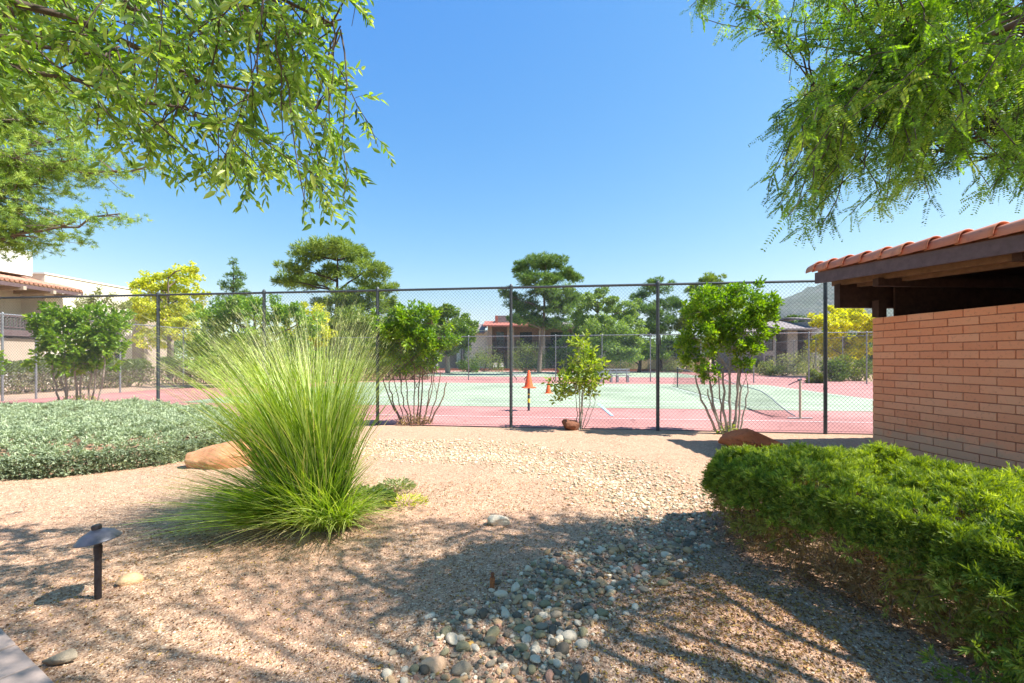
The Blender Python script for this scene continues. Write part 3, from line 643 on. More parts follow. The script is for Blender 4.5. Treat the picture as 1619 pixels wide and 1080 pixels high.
def hedge(label,A,B,w,h,mat,n,inner):
    A=np.array(A,float); B=np.array(B,float); root=empty('hedge',(*((A+B)/2),0),label,'hedge'); L=np.linalg.norm(B-A); d=(B-A)/L; nr=np.array([-d[1],d[0]])
    t=rng.random(n)*L; a=rng.random(n)*math.pi; hh=h*(.85+.3*vnoise(t,t*0,.6,3)); 
    p2=A+d*t[:,None]+nr*(np.cos(a)*w/2*(.85+.3*rng.random(n)))[:,None]; z=np.sin(a)**.6*hh*(.86+.16*rng.random(n))
    top=(z>hh*.66)|(rng.random(n)<.22); p=np.column_stack([p2,z]); dr=np.column_stack([nr[0]*np.cos(a),nr[1]*np.cos(a),np.sin(a)])+rdir(n)*.6
    mb=MB(); leaves(mb,p[top],dr[top],rng.uniform(.08,.2,top.sum()),.06,simple=True); mb.build('foliage',M[mat],root)
    mb=MB(); b2=~top; leaves(mb,p[b2],rdir(b2.sum())+[0,0,.4],rng.uniform(.10,.30,b2.sum()),.05,simple=True)
    for k in range(int(L*16)):
        s=random.uniform(0,L); q0=A+d*s; e=np.array([*(q0+nr*random.uniform(-w,w)*.45+d*random.uniform(-.4,.4)),h*random.uniform(.4,.9)]); limb(mb,[*q0,0],e,.02,.006,.05,4,3)
    mb.build('bare_twigs',M[inner],root)
hedge('clipped low hedge with bare grey twigs along the left side of the court',(-23.5,8),(-20.5,25.2),1.8,1.45,'shrub',34000,'greytwig')
hedge('low hedge across the far left corner of the court behind the fountain grass',(-20.4,26.5),(-6,24.9+8),1.8,1.4,'shrub',30000,'greytwig')
# ------------------------------------------------------------ foreground juniper hedge (right)
HP=np.array([(1.62,3.75),(1.95,2.95),(2.15,2.35),(2.25,1.75),(2.5,1.2),(3.1,1.0),(3.7,1.6),(3.75,2.6),(3.65,3.4),(3.35,4.15),(2.7,4.42),(2.0,4.35)])
def sd_poly(P_,x,y):
    x=np.asarray(x); y=np.asarray(y); d=np.full(x.shape,1e9); ins=np.zeros(x.shape,bool); n=len(P_)
    for i in range(n):
        a=P_[i]; b=P_[(i+1)%n]; e=b-a; wx=x-a[0]; wy=y-a[1]; t=np.clip((wx*e[0]+wy*e[1])/(e@e),0,1)
        d=np.minimum(d,np.hypot(wx-e[0]*t,wy-e[1]*t))
        c=((a[1]>y)!=(b[1]>y)); xx=(b[0]-a[0])*(y-a[1])/(b[1]-a[1]+1e-12)+a[0]; ins^=(c&(x<xx))
    return np.where(ins,d,-d)
def hedge_h(x,y):
    e=sd_poly(HP,x,y); s=np.clip((e+.02)/.34,0,1); s=np.sqrt(1-(1-s)**2)
    return (.40+.26*s)*(1+.0*x)+(vnoise(x,y,3.2,11)-.5)*.22*s+(vnoise(x,y,7,12)-.5)*.11, e
def sprays(mb,p,d,L,nb,wd,rnd,spread=.55):
    """feathery conifer sprays: nb narrow blades fanning round a direction"""
    n=len(p); p=np.repeat(p,nb,0); d0=np.repeat(unit(d),nb,0); L=np.repeat(np.broadcast_to(L,(n,)),nb)
    t=np.tile(np.linspace(0,.55,nb),n)[:,None]
    dd=unit(d0+rdir(n*nb)*spread)
    r=np.clip(np.repeat(rnd,nb)+rng.normal(size=n*nb)*.09,0,1)
    leaves(mb,p+d0*t*L[:,None],dd,L*rng.uniform(.45,.85,n*nb),wd*rng.uniform(.7,1.2,n*nb),simple=True,rnd=r,curl=.05)
root=empty('juniper_hedge',(2.8,2.8,0),'sprawling bright green juniper hedge with brown woody underside in front of the block wall','hedge')
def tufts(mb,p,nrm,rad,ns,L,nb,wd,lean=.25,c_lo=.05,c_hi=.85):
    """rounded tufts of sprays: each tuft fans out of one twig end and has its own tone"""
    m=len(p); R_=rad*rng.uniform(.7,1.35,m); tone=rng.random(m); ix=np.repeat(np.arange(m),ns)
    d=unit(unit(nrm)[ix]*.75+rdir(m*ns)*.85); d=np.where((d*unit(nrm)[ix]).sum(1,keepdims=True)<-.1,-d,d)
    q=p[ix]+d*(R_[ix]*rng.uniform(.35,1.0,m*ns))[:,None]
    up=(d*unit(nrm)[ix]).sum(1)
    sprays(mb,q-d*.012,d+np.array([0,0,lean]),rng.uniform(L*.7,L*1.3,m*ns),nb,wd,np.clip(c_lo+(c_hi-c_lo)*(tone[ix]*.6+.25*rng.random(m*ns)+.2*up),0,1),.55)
n=4600; x=rng.uniform(1.5,3.8,n); y=rng.uniform(.95,4.5,n); h,e=hedge_h(x,y); k=e>-.04; x,y,h,e=x[k],y[k],h[k],e[k]
g=.02; hx=(hedge_h(x+g,y)[0]-hedge_h(x-g,y)[0])/(2*g); hy=(hedge_h(x,y+g)[0]-hedge_h(x,y-g)[0])/(2*g)
nrm=unit(np.column_stack([-hx,-hy,np.ones(len(x))])); mb=MB()
p=np.column_stack([x,y,h-.05+.09*(rng.random(len(x))-.4)])
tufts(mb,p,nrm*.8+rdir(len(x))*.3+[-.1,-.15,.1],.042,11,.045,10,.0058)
# green skirt hanging over the outline, longer toward the near right
def outline(t):
    n=len(HP); i=int(t)%n; f=t-int(t); a=HP[i]; b=HP[(i+1)%n]; q=a+(b-a)*f; e=unit(b-a); return q,np.array([-e[1],e[0]])*-1
# perimeter samples
per=[]; 
for _ in range(2300):
    t=random.uniform(0,len(HP)); q,nr=outline(t); 
    tt=Vector((q[0]-2.8,q[1]-2.8)); out=np.array([q[0]-2.8,q[1]-2.8]); out=out/np.linalg.norm(out)
    z=.62-.20*random.random()**1.3
    if vnoise(t*2.3,z*7,1.0,41)>.47 or z>.45: 
        b_=math.sin((z-.12)*math.pi/.55)*.07
        per.append((q[0]+out[0]*(b_-.05+random.uniform(-.05,.04)),q[1]+out[1]*(b_-.05+random.uniform(-.05,.04)),z,out[0],out[1]))
per=np.array(per); dz=np.where(per[:,2]>.42,.5,-.1)
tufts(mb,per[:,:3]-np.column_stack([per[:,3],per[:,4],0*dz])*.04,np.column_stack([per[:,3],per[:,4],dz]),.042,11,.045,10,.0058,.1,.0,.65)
# low foliage reaching the ground at the near right
q=620; a=rng.random(q); c0=np.array([2.05,1.95])+np.column_stack([a*1.0,-.75*a]); p=np.column_stack([c0[:,0]+rng.normal(size=q)*.12,c0[:,1]+rng.normal(size=q)*.14,.02+.5*rng.random(q)**1.3])
kk=vnoise(p[:,0],p[:,2]*1.5,5,44)>.38; p=p[kk]
tufts(mb,p,np.column_stack([-.6+0*p[:,0],-.5+0*p[:,0],.25+0*p[:,0]]),.045,10,.045,8,.0075,.1,.0,.6)
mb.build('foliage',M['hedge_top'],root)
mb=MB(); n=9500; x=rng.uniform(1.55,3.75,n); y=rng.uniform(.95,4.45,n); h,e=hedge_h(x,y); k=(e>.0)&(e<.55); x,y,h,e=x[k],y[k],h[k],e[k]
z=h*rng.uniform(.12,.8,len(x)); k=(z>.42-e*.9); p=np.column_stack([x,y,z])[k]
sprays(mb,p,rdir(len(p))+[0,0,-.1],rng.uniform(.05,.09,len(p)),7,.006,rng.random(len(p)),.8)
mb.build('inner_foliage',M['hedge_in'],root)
mb=MB(); n=1500; t=rng.random(n)*len(HP); i=t.astype(int); f=(t-i)[:,None]; q_=HP[i%12]*(1-f)+HP[(i+1)%12]*f; cc=HP.mean(0); z=.12+.36*rng.random(n)**.7
q_=cc+(q_-cc)*rng.uniform(.86,1.0,n)[:,None]; p=np.column_stack([q_,z]); k=vnoise(t*2.2,z*3,1.0,73)>.52
tufts(mb,p[k],np.column_stack([unit(q_-cc),np.zeros(n)])[k],.045,9,.045,8,.006,-.1,.1,.9); mb.build('hanging_foliage',M['hedge_in'],root)
mb=MB(); n=12000; t=rng.random(n)*len(HP); i=t.astype(int); f=(t-i)[:,None]; q_=HP[i%12]*(1-f)+HP[(i+1)%12]*f; cc=HP.mean(0); z=.01+.44*rng.random(n)**1.1
q_=cc+(q_-cc)*(rng.uniform(.72,.99,n)-.10*(.35-z)/.35)[:,None]; p=np.column_stack([q_,z]); k=vnoise(t*4,z*9,1.0,71)>.28
sprays(mb,p[k],rdir(k.sum())+[0,0,.1],rng.uniform(.03,.075,k.sum()),6,.005,rng.random(k.sum()),.8)
mb.build('dead_foliage',M['drytwig'],root)
mb=MB()
for _ in range(34):   # woody stems from a few roots out to the edge
    b0=HP.mean(0)+np.clip(rng.normal(size=2),-1.2,1.2)*[.15,.4]; t=random.uniform(0,len(HP)); q_,_n=outline(t); q_=b0+(q_-b0)*random.uniform(.45,.8)
    pp=limb(mb,[*b0,-.02],[*q_,random.uniform(.3,.5)],random.uniform(.010,.02),.004,.05,8,5,.05)
    for j in range(5):
        k=random.randint(3,7); limb(mb,pp[k],pp[k]+rng.normal(size=3)*[.18,.18,.1]+[0,0,.05],.005,.002,.0,4,3)
for _ in range(1900):  # dead twigs under the skirt
    t=random.uniform(0,len(HP)); q_,_n=outline(t); c_=HP.mean(0); f=random.uniform(.72,.98); q_=c_+(q_-c_)*f; z=random.uniform(.03,.46)
    a_=np.array([*q_,z]); limb(mb,a_,a_+np.array([random.gauss(0,.09),random.gauss(0,.09),random.gauss(-.02,.07)]),.0035,.0012,0,4,3)
mb.build('woody_stems',M['twig'],root,smooth=True)
# ------------------------------------------------------------ blue ground juniper (left)
BP=np.array([(-9.9,7.9),(-8.4,6.0),(-6.8,5.55),(-5.8,5.75),(-5.0,6.35),(-4.75,7.2),(-4.95,8.2),(-5.5,9.2),(-6.4,10.0),(-8.4,10.6),(-10.6,10.6),(-12,9.6)])
def bj_h(x,y):
    e=sd_poly(BP,x,y); s=np.clip((e+.02)/.7,0,1); s=np.sqrt(1-(1-s)**2)
    return .10+.40*s+(vnoise(x,y,1.5,51)-.5)*.12*s+(vnoise(x,y,5,52)-.5)*.09, e
root=empty('ground_juniper',(-7.5,8,0),'low spreading blue green juniper mound at left behind the path light','ground cover plant')
n=13500; x=rng.uniform(-12,-4.2,n); y=rng.uniform(5.4,10.7,n); h,e=bj_h(x,y); k=(e>-.05); x,y,h,e=x[k],y[k],h[k],e[k]
mb=MB(); p=np.column_stack([x,y,h-.06+.07*(rng.random(len(x))-.4)])
k=e<.75; p=np.concatenate([p,p[k]+rng.normal(size=(k.sum(),3))*[.04,.04,.03]]); x=p[:,0]
tufts(mb,p,np.column_stack([0*x,0*x-.35,0*x+1])+rdir(len(x))*.35,.05,8,.045,5,.013,.15,.0,.95)
# vertical edge skirt facing the viewer
n=16000; t=rng.random(n)*len(BP); i=t.astype(int); f=(t-i)[:,None]; q_=BP[i%12]*(1-f)+BP[(i+1)%12]*f; cc=BP.mean(0); out=unit(q_-cc)
z=rng.random(n)**.8*.28; p=np.column_stack([q_+out*rng.normal(size=(n,1))*.05,z]); 
k=vnoise(t*3,z*5,1.5,57)>.12; sprays(mb,p[k],np.column_stack([out,np.full(n,.1)])[k],rng.uniform(.035,.07,k.sum()),6,.013,rng.random(k.sum())*.6,.7)
mb.build('foliage',M['bluejun'],root)
mb=MB()
for _ in range(160):
    t=random.uniform(0,12); i=int(t); q_=BP[i]*(1-t+i)+BP[(i+1)%12]*(t-i); cc=BP.mean(0); a=cc+(q_-cc)*random.uniform(.6,.9); e_=cc+(q_-cc)*random.uniform(.95,1.03); limb(mb,[*a,.05],[*e_,random.uniform(.03,.2)],.014,.005,.02,5,4,.1)
mb.build('woody_stems',M['twig'],root)

# ------------------------------------------------------------ fountain grass
root=empty('fountain_grass',(-1.75,4.2,0),'big arching clump of bright green fountain grass in the gravel','ornamental grass')
def blades(mb,n,base,br,L0,L1,az,spread,lean0,lean1,w,K=8,droop=1.0,rnd=None,bias=None):
    a=rng.random(n)*2*math.pi; r=br*np.sqrt(rng.random(n)); b0=np.column_stack([base[0]+np.cos(a)*r,base[1]+np.sin(a)*r*.8,np.full(n,.0)])
    if az is not None: a=az+rng.normal(size=n)*spread
    else: a=a+rng.normal(size=n)*.5
    if az is None and bias is None: bias=(-.28,0)
    L=rng.uniform(L0,L1,n); ln=rng.uniform(lean0,lean1,n)*(.25+.75*(r/br)) if az is None else rng.uniform(lean0,lean1,n)
    t=np.linspace(0,1,K); H=np.column_stack([np.cos(a),np.sin(a)]); 
    if bias is not None: H=H+np.array(bias)
    th=ln[:,None]+ (t[None]**1.6)*(rng.uniform(.35,.95,n)*droop)[:,None]   # tilt from vertical along the blade
    ds=L[:,None]/(K-1); hz=np.cumsum(np.sin(th)*ds,1)-np.sin(th[:,:1])*ds; vz=np.cumsum(np.cos(th)*ds,1)-np.cos(th[:,:1])*ds
    pts=np.stack([b0[:,0:1]+H[:,0:1]*hz,b0[:,1:2]+H[:,1:2]*hz,np.maximum(vz,.012)],-1)
    tw=a+math.pi/2+rng.normal(size=n)*.5; sd=np.stack([np.cos(tw),np.sin(tw),rng.normal(size=n)*.2],-1)[:,None,:]
    wp=(w*rng.uniform(.6,1.2,n))[:,None]*np.clip(np.minimum(.6+t*2,(1-t)*2.2),0.06,1)[None]
    mb.quadstrip(pts-sd*wp[:,:,None]/2,pts+sd*wp[:,:,None]/2,rnd=np.resize(rnd,n) if rnd is not None else rng.random(n)); return pts
mb=MB()
gb=(-1.84,4.2)
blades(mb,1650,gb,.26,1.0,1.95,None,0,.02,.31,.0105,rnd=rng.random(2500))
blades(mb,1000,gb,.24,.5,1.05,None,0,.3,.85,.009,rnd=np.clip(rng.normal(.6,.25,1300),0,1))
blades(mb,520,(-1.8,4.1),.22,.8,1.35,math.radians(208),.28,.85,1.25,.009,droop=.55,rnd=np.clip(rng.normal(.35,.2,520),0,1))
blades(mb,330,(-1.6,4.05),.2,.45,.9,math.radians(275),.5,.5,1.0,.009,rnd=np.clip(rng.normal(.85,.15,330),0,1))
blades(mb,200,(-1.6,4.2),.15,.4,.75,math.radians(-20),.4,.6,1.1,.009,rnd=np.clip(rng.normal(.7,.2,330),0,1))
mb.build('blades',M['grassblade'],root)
mb=MB(); pts=blades(mb,560,gb,.22,1.6,2.3,None,0,.0,.36,.0036,K=9,droop=.85,rnd=rng.random(950),bias=(-.36,0))
if 0: pass
tips=pts[:,-2:-1].reshape(-1,3); tips=np.repeat(tips,7,0)+rng.normal(size=(len(tips)*7,3))*[.02,.02,.05]; dr=np.repeat((pts[:,-1]-pts[:,-3]),7,0)
leaves(mb,tips[::2],unit(dr)[::2]+rdir(len(tips[::2]))*.12,.06,.0028,simple=True)
pts=blades(mb,90,gb,.3,1.3,1.8,math.radians(185),.35,.7,1.15,.003,K=9,droop=.6)
mb.build('seed_plumes',M['grassplume'],root)
mb=MB(); blades(mb,750,gb,.34,.25,.7,None,0,.9,1.5,.006,rnd=rng.random(750)); blades(mb,160,gb,.24,.9,1.7,None,0,.05,.6,.006,rnd=rng.random(160)); mb.build('dry_blades',M['drygrass'],root)
# low plants beside it
def tuftplant(label,px,py,w,h,mat,n,ls,lw,name='ground_plant'):
    g=G(px,py); root=empty(name,g,label,'plant'); mb=MB(); a=rng.random(n)*2*math.pi; r=np.sqrt(rng.random(n))*w
    p=g+np.column_stack([np.cos(a)*r,np.sin(a)*r*.7,.02+rng.random(n)*h*(1-.6*(r/w)**2)])
    leaves(mb,p,np.column_stack([np.cos(a),np.sin(a),np.full(n,.8)])+rdir(n)*.5,ls*rng.uniform(.6,1.3,n),lw)
    mb.build('leaves',M[mat],root)
    mb=MB()
    for k in range(14): limb(mb,g,g+np.array([random.uniform(-w,w)*.8,random.uniform(-w,w)*.5,h*random.uniform(.3,.9)]),.004,.0015,.1,5,4)
    mb.build('stem',M['twig'],root); return root
tuftplant('low dark leafy plant at the right foot of the fountain grass',585,800,.24,.16,'dkgreen',650,.055,.03)
tuftplant('small grey leaved seedling in the gravel right of the fountain grass',628,778,.2,.13,'sage',260,.05,.02)
tuftplant('thin yellowing grass tuft just right of the low dark leafy plant',640,800,.22,.07,'goldgreen',200,.06,.008,'grass_tuft')

# ------------------------------------------------------------ overhanging tree, left
def near_interp(p,t):
    k=t*(len(p)-1); i=int(min(k,len(p)-2)); return p[i]*(1-(k-i))+p[i+1]*(k-i)
def in_poly(poly,x,y):
    ins=False; n=len(poly)
    for i in range(n):
        x0,y0=poly[i]; x1,y1=poly[(i+1)%n]
        if (y0>y)!=(y1>y) and x<(x1-x0)*(y-y0)/(y1-y0)+x0: ins=not ins
    return ins
root=empty('ash_tree',(-4.6,.9,0),'leafy ash boughs hanging into the top left of the picture','tree')
tm=MB(); base=np.array([-4.6,.9,0.]); trunk=np.array([base+[.12*z,.05*z,z] if z<3.4 else base+[.12*z+.2*(z-3.4),.05*z,z] for z in np.linspace(0,5.6,12)])
tm.tube(trunk,np.linspace(.19,.07,12),12)
mains=[]
for (px,py,Y,k,sg) in [(530,40,2.7,5,.16),(350,60,3.2,5,.18),(170,90,2.4,4,.16),(480,190,3.3,5,.2),(290,170,2.8,4,.14),(560,-90,3.5,7,.2),(420,-40,2.3,6,.2),(60,0,2.9,5,.15)]:
    mains.append(limb(tm,trunk[k],P(px,py,Y),.045,.007,sg,14,8,.03))
mpts=np.concatenate([m[4:] for m in mains])
POLY=[(-90,-120),(590,-120),(566,20),(556,120),(572,205),(545,265),(546,352),(500,362),(462,330),(430,325),(400,350),(370,345),(345,300),(300,300),(262,272),(150,262),(60,222),(-90,200)]
mb=MB(); cl=[]
rnd_=random.Random(3)
while len(cl)<235:
    px=rnd_.uniform(-90,600); py=rnd_.uniform(-120,370)
    if in_poly(POLY,px,py) and rnd_.random()<(1.0 if py<200 else .75): cl.append((px,py,rnd_.uniform(2.0,3.9)))
cl+=[(598,255,2.9),(480,345,2.7),(525,325,2.9),(545,300,3.0),(420,300,2.8),(345,318,2.6),(505,352,2.8),(380,322,2.9),(395,335,3.1)]
for px,py,Y in cl:
    e=P(px,py-22,Y); j=int(np.argmin(np.linalg.norm((mpts-e)*[1,1,.7],axis=1)+rng.random(len(mpts))*.8)); a_=mpts[j]+rng.normal(size=3)*.03
    pp=limb(tm,a_,e,.0055,.0022,.12,7,4,.07)
    for k in range(6):
        s=near_interp(pp,random.uniform(.55,1)); d=unit(unit(e-a_)*.6+rdir(1)[0]*.95+np.array([.12,0,-.15])); L=random.uniform(.1,.2)
        tw=bez(s,s+d*L*.5+[0,0,.02],s+d*L+[0,0,-.04],6); tm.tube(tw,np.linspace(.0016,.0008,6),4)
        m=random.randint(6,10); t=np.linspace(.2,1,m); q_=np.array([near_interp(tw,x) for x in t]); side=np.where(np.arange(m)%2,1,-1)[:,None]
        sd=unit(np.cross(d,[0,0,1.])+rdir(1)[0]*.4); dr=unit(d)*.75+sd*side*.75+rdir(m)*.25+[0,0,-.25]
        leaves(mb,q_,dr,rng.uniform(.042,.080,m),rng.uniform(.016,.027,m),rnd=np.clip(rng.random(m)*.6+random.gauss(.28,.18),0,1),curl=.12)
# unseen upper crown which shades the gravel
for _ in range(46):
    c=np.array([random.uniform(-5.5,.3),random.uniform(.2,3.6),random.uniform(4.6,6.4)]); c[2]=max(c[2],c[1]*.787+2.3); j=int(np.argmin(np.linalg.norm(trunk-c,axis=1))); limb(tm,trunk[j],c,.012,.004,.1,6,4)
    m=90; leaves(mb,c+rng.normal(size=(m,3))*[.28,.28,.16],rdir(m)+[0,0,-.3],rng.uniform(.05,.09,m),.03,simple=True)
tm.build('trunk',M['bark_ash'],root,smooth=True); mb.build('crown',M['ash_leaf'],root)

# ------------------------------------------------------------ feathery mesquite, right
root=empty('mesquite_tree',(4.7,.9,0),'feathery mesquite boughs hanging over the top right and the tiled roof','tree')
tm=MB(); base=np.array([4.7,.9,0.]); trunk=np.array([base+[-.10*z,.03*z,z] for z in np.linspace(0,5.2,11)]); tm.tube(trunk,np.linspace(.17,.08,11),12)
mains=[]
for (px,py,Y,k,sg) in [(1290,150,3.0,5,.14),(1480,-40,2.6,6,.2),(1500,230,3.3,5,.12),(1620,60,2.6,5,.1),(1180,-60,3.4,8,.2),(1400,60,2.9,6,.2),(1600,250,3.1,4,.1)]:
    mains.append(limb(tm,trunk[k],P(px,py,Y),.05,.010,sg,12,7,.03))
mpts=np.concatenate([m[3:] for m in mains])
POLY=[(1095,-60),(1720,-60),(1720,300),(1560,325),(1545,260),(1450,300),(1395,360),(1320,370),(1265,395),(1222,360),(1205,310),(1235,270),(1240,190),(1215,150),(1205,80),(1170,20),(1110,55),(1090,30)]
mb=MB()
def frond(mb,a,d,L,nl,ll,lw,rv):
    sd=unit(np.cross(d,rdir(1)[0])); t=np.linspace(.08,1,nl)[:,None]; q_=a+d*L*t+np.array([0,0,-.22*L])*t**2
    for s in (1,-1):
        leaves(mb,q_,sd*s+d*.35+rdir(nl)*.12,ll*(1.1-.5*t[:,0]),lw,simple=True,rnd=np.clip(rv+rng.normal(size=nl)*.07,0,1),curl=.05)
cl=[]
while len(cl)<370:
    px=rnd_.uniform(1090,1720); py=rnd_.uniform(-60,395)
    if in_poly(POLY,px,py) and rnd_.random()<(1.0 if px+(-py)*.3>1330 else .55): cl.append((px,py,rnd_.uniform(2.1,3.9)))
for _ in range(55): cl.append((rnd_.uniform(1225,1460),rnd_.uniform(130,345),rnd_.uniform(2.2,3.5)))
cl+=[(1112,20,3.2),(1105,45,3.1),(1130,10,3.3),(1225,205,3.0),(1218,228,3.0),(1212,318,3.1),(1268,378,3.0),(1300,372,2.9),(1375,355,3.0),(1455,318,2.7),(1470,330,2.7),(1560,318,2.8)]
for px,py,Y in cl:
    e=P(px,py-18,Y); j=int(np.argmin(np.linalg.norm((mpts-e)*[1,1,.7],axis=1)+rng.random(len(mpts))*.8)); a_=mpts[j]+rng.normal(size=3)*.03
    pp=limb(tm,a_,e,.0065,.0022,.1,7,4,.06)
    rv0=random.gauss(.4,.2)
    for k in range(13):
        s=near_interp(pp,random.uniform(.4,1)); d=unit(unit(e-a_)*.5+rdir(1)[0]*.8+np.array([-.1,0,-.55])); 
        frond(mb,s,d,random.uniform(.09,.17),15,.027,.0085,min(1,max(0,rv0+random.gauss(0,.12))))
for _ in range(92):  # upper crown above the picture: its shade dapples the gravel
    x=random.uniform(-.4,6.2); y=random.uniform(.9,3.6); z=random.uniform(4.6,6.6)
    if z-1.5<y*.787+.75: continue
    c=np.array([x,y,z]); j=int(np.argmin(np.linalg.norm(trunk-c,axis=1))); limb(tm,trunk[j],c,.013,.004,.1,7,4)
    m=150; leaves(mb,c+rng.normal(size=(m,3))*[.34,.24,.14],rdir(m)+[0,0,-.2],rng.uniform(.05,.10,m),.03,simple=True)
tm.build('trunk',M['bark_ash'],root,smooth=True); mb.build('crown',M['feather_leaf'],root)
# ------------------------------------------------------------ rocks
def rockmat(name,c0,c1,sc=5):
    m,nt,b=newmat(name); b.inputs['Roughness'].default_value=.9; b.inputs['Specular IOR Level'].default_value=.2
    n1=N(nt,'ShaderNodeTexNoise',Scale=float(sc),Detail=9.0,Roughness=.65); nt.links.new(coords(nt),n1.inputs[0])
    w=N(nt,'ShaderNodeTexNoise',Scale=sc*5.0,Detail=5.0); nt.links.new(coords(nt),w.inputs[0])
    c0=tuple(a*b_ for a,b_ in zip(c0,(1.06,.96,.84))); c1=tuple(a*b_ for a,b_ in zip(c1,(1.06,.96,.84)))
    c=ramp(nt,n1.outputs[0],[(.3,c0),(.7,c1)]); c=mixc(nt,ramp(nt,w.outputs[0],[(.55,(0,0,0)),(.7,(.4,.4,.4))]),c,tuple(x*.45 for x in c0))
    nt.links.new(c,b.inputs['Base Color']); bump(nt,b,n1.outputs[0],.5,.03); return m
M['redrock']=rockmat('red_sandstone',(.42,.12,.05),(.58,.20,.09),4)
M['orangerock']=rockmat('orange_sandstone',(.44,.20,.11),(.60,.34,.20),5)
M['darkroot']=rockmat('dark_root_wood',(.12,.055,.035),(.24,.11,.07),14)
PEB={'grey':rockmat('grey_pebble',(.27,.235,.18),(.38,.335,.265),30),'white':rockmat('white_pebble',(.60,.54,.44),(.76,.70,.58),30),'tan':rockmat('tan_pebble',(.48,.33,.19),(.62,.45,.28),30),'greenish':rockmat('green_pebble',(.25,.24,.15),(.35,.335,.22),30),'dark':rockmat('dark_pebble',(.12,.105,.085),(.20,.18,.15),30),'rosy':rockmat('rosy_pebble',(.42,.24,.18),(.50,.32,.25),30)}
import bmesh
def ico(sub):
    bm=bmesh.new(); bmesh.ops.create_icosphere(bm,subdivisions=sub,radius=1); v=np.array([x.co[:] for x in bm.verts]); f=np.array([[a.index for a in q.verts] for q in bm.faces]); bm.free(); return v,f
I1=ico(1); I2=ico(2); I3=ico(3); I4=ico(4)
def rockv(v,seed,rough=.25,cuts=6,r=None):
    rg=np.random.default_rng(seed); v=v.copy()
    for _ in range(cuts):
        n=unit(rg.normal(size=3)); d=rg.uniform(.45,.8); k=v@n-d; v=v-np.where(k>0,k,0)[:,None]*n*.95
    o=np.array([noise.noise(Vector(p*1.3)+Vector((seed,0,0))) for p in v])+.4*np.array([noise.noise(Vector(p*3.7)+Vector((0,seed,0))) for p in v])
    return v*(1+rough*o[:,None])
def hullrock(seed,k):
    rg=np.random.default_rng(seed); d=unit(rg.normal(size=(k,3))*[1,1,.7]); bm=bmesh.new()
    for q_ in d: bm.verts.new(q_*rg.uniform(.82,1.0))
    bmesh.ops.convex_hull(bm,input=bm.verts); bmesh.ops.delete(bm,geom=[v_ for v_ in bm.verts if not v_.link_faces],context='VERTS')
    bmesh.ops.bevel(bm,geom=list(bm.edges),offset=.07,segments=2,affect='EDGES',profile=.6); bmesh.ops.triangulate(bm,faces=bm.faces)
    for _ in range(2): bmesh.ops.subdivide_edges(bm,edges=[e_ for e_ in bm.edges if e_.calc_length()>.09],cuts=1,use_grid_fill=True); bmesh.ops.triangulate(bm,faces=bm.faces)
    bm.verts.ensure_lookup_table(); v=np.array([x.co[:] for x in bm.verts]); f=np.array([[a.index for a in q_.verts] for q_ in bm.faces]); bm.free()
    o=np.array([noise.noise(Vector(p*2.1)+Vector((seed,0,0)))*.07+noise.noise(Vector(p*7)+Vector((0,seed,0)))*.022+noise.noise(Vector((p[0]*1.5,p[1]*1.5,p[2]*14+seed)))*.02 for p in v])
    return v*(1+o[:,None]),f
def boulder(name,label,c,size,mat,seed,cuts=7,rough=.22,rz=0,sink=.25,cat='rock',smooth=True,group=None,wedge=0,hull=False):
    V4,F4=hullrock(seed,14+cuts) if hull else (rockv(I4[0],seed,rough,cuts),I4[1]); v=V4
    if wedge: v[:,2]=np.where(v[:,2]>0,v[:,2]*(1-wedge*np.abs(v[:,0]+.15)**1.2),v[:,2]); v=v+.03*np.sin(v[:,[2,0,1]]*9+seed)
    v=v*np.array(size)/2; cr,sr=math.cos(rz),math.sin(rz); v=v@np.array([[cr,sr,0],[-sr,cr,0],[0,0,1]])
    v[:,2]-=v[:,2].min()*(1-sink); mb=MB(); mb.add(v+np.array([c[0],c[1],0]),F4,.5); return tag(mb.build(name,mat,loc=(c[0],c[1],0),smooth=smooth),label,cat,group)
g=G(1196,706); boulder('boulder',"smooth rust red boulder between the juniper hedge and the stem shrub",(4.12,7.75),(1.35,.8,.50),M['redrock'],5,5,.16,0,.35,hull=True)
g=G(352,742); boulder('boulder','flat orange sandstone slab between the blue juniper and the fountain grass',(-3.98,6.35),(1.15,.8,.62),M['orangerock'],8,8,.16,.15,.3,hull=True)
boulder('boulder','smaller orange rock half hidden in the back of the fountain grass',(-3.1,6.0),(.8,.6,.34),M['orangerock'],33,3,.15,.5,.35,hull=True)
g=G(905,680); boulder('root_stump','dark reddish rooty stump at the foot of the leaning pale shrub',(g[0]-.05,g[1]+.02),(.48,.34,.46),M['darkroot'],21,1,.5,.3,.25,'stump',hull=True)
g=G(787,832); boulder('stone','lone white angular stone on the shaded gravel in the middle',g,(.24,.15,.11),PEB['white'],41,6,.2,-.4,.2,'stone')
g=G(680,984); boulder('stone','white egg shaped stone lying apart left of the pebble bed',g,(.075,.11,.05),PEB['white'],42,0,.08,-.5,.2,'stone')
g=G(160,943); boulder('stone','pale round stone just behind the foot of the path light',(-2.52,3.0),(.16,.12,.10),PEB['tan'],43,4,.15,.2,.25,'stone')
g=G(97,1046); boulder('stone','long blue grey stone beside the paved path edge',g,(.16,.07,.06),PEB['grey'],44,5,.15,.25,.2,'stone')
g=G(740,1028); boulder('stone','ochre yellow stone near the bottom of the pebble bed',g,(.075,.07,.05),rockmat('ochre_pebble',(.55,.33,.08),(.66,.43,.14),20),45,3,.1,.2,.15,'stone')
g=G(685,1062); boulder('stone','pinkish tan cobble pair stone at the bottom edge of the pebble bed',g,(.13,.10,.075),rockmat('peach_pebble',(.60,.40,.26),(.70,.50,.35),20),46,3,.12,.2,.2,'stone')
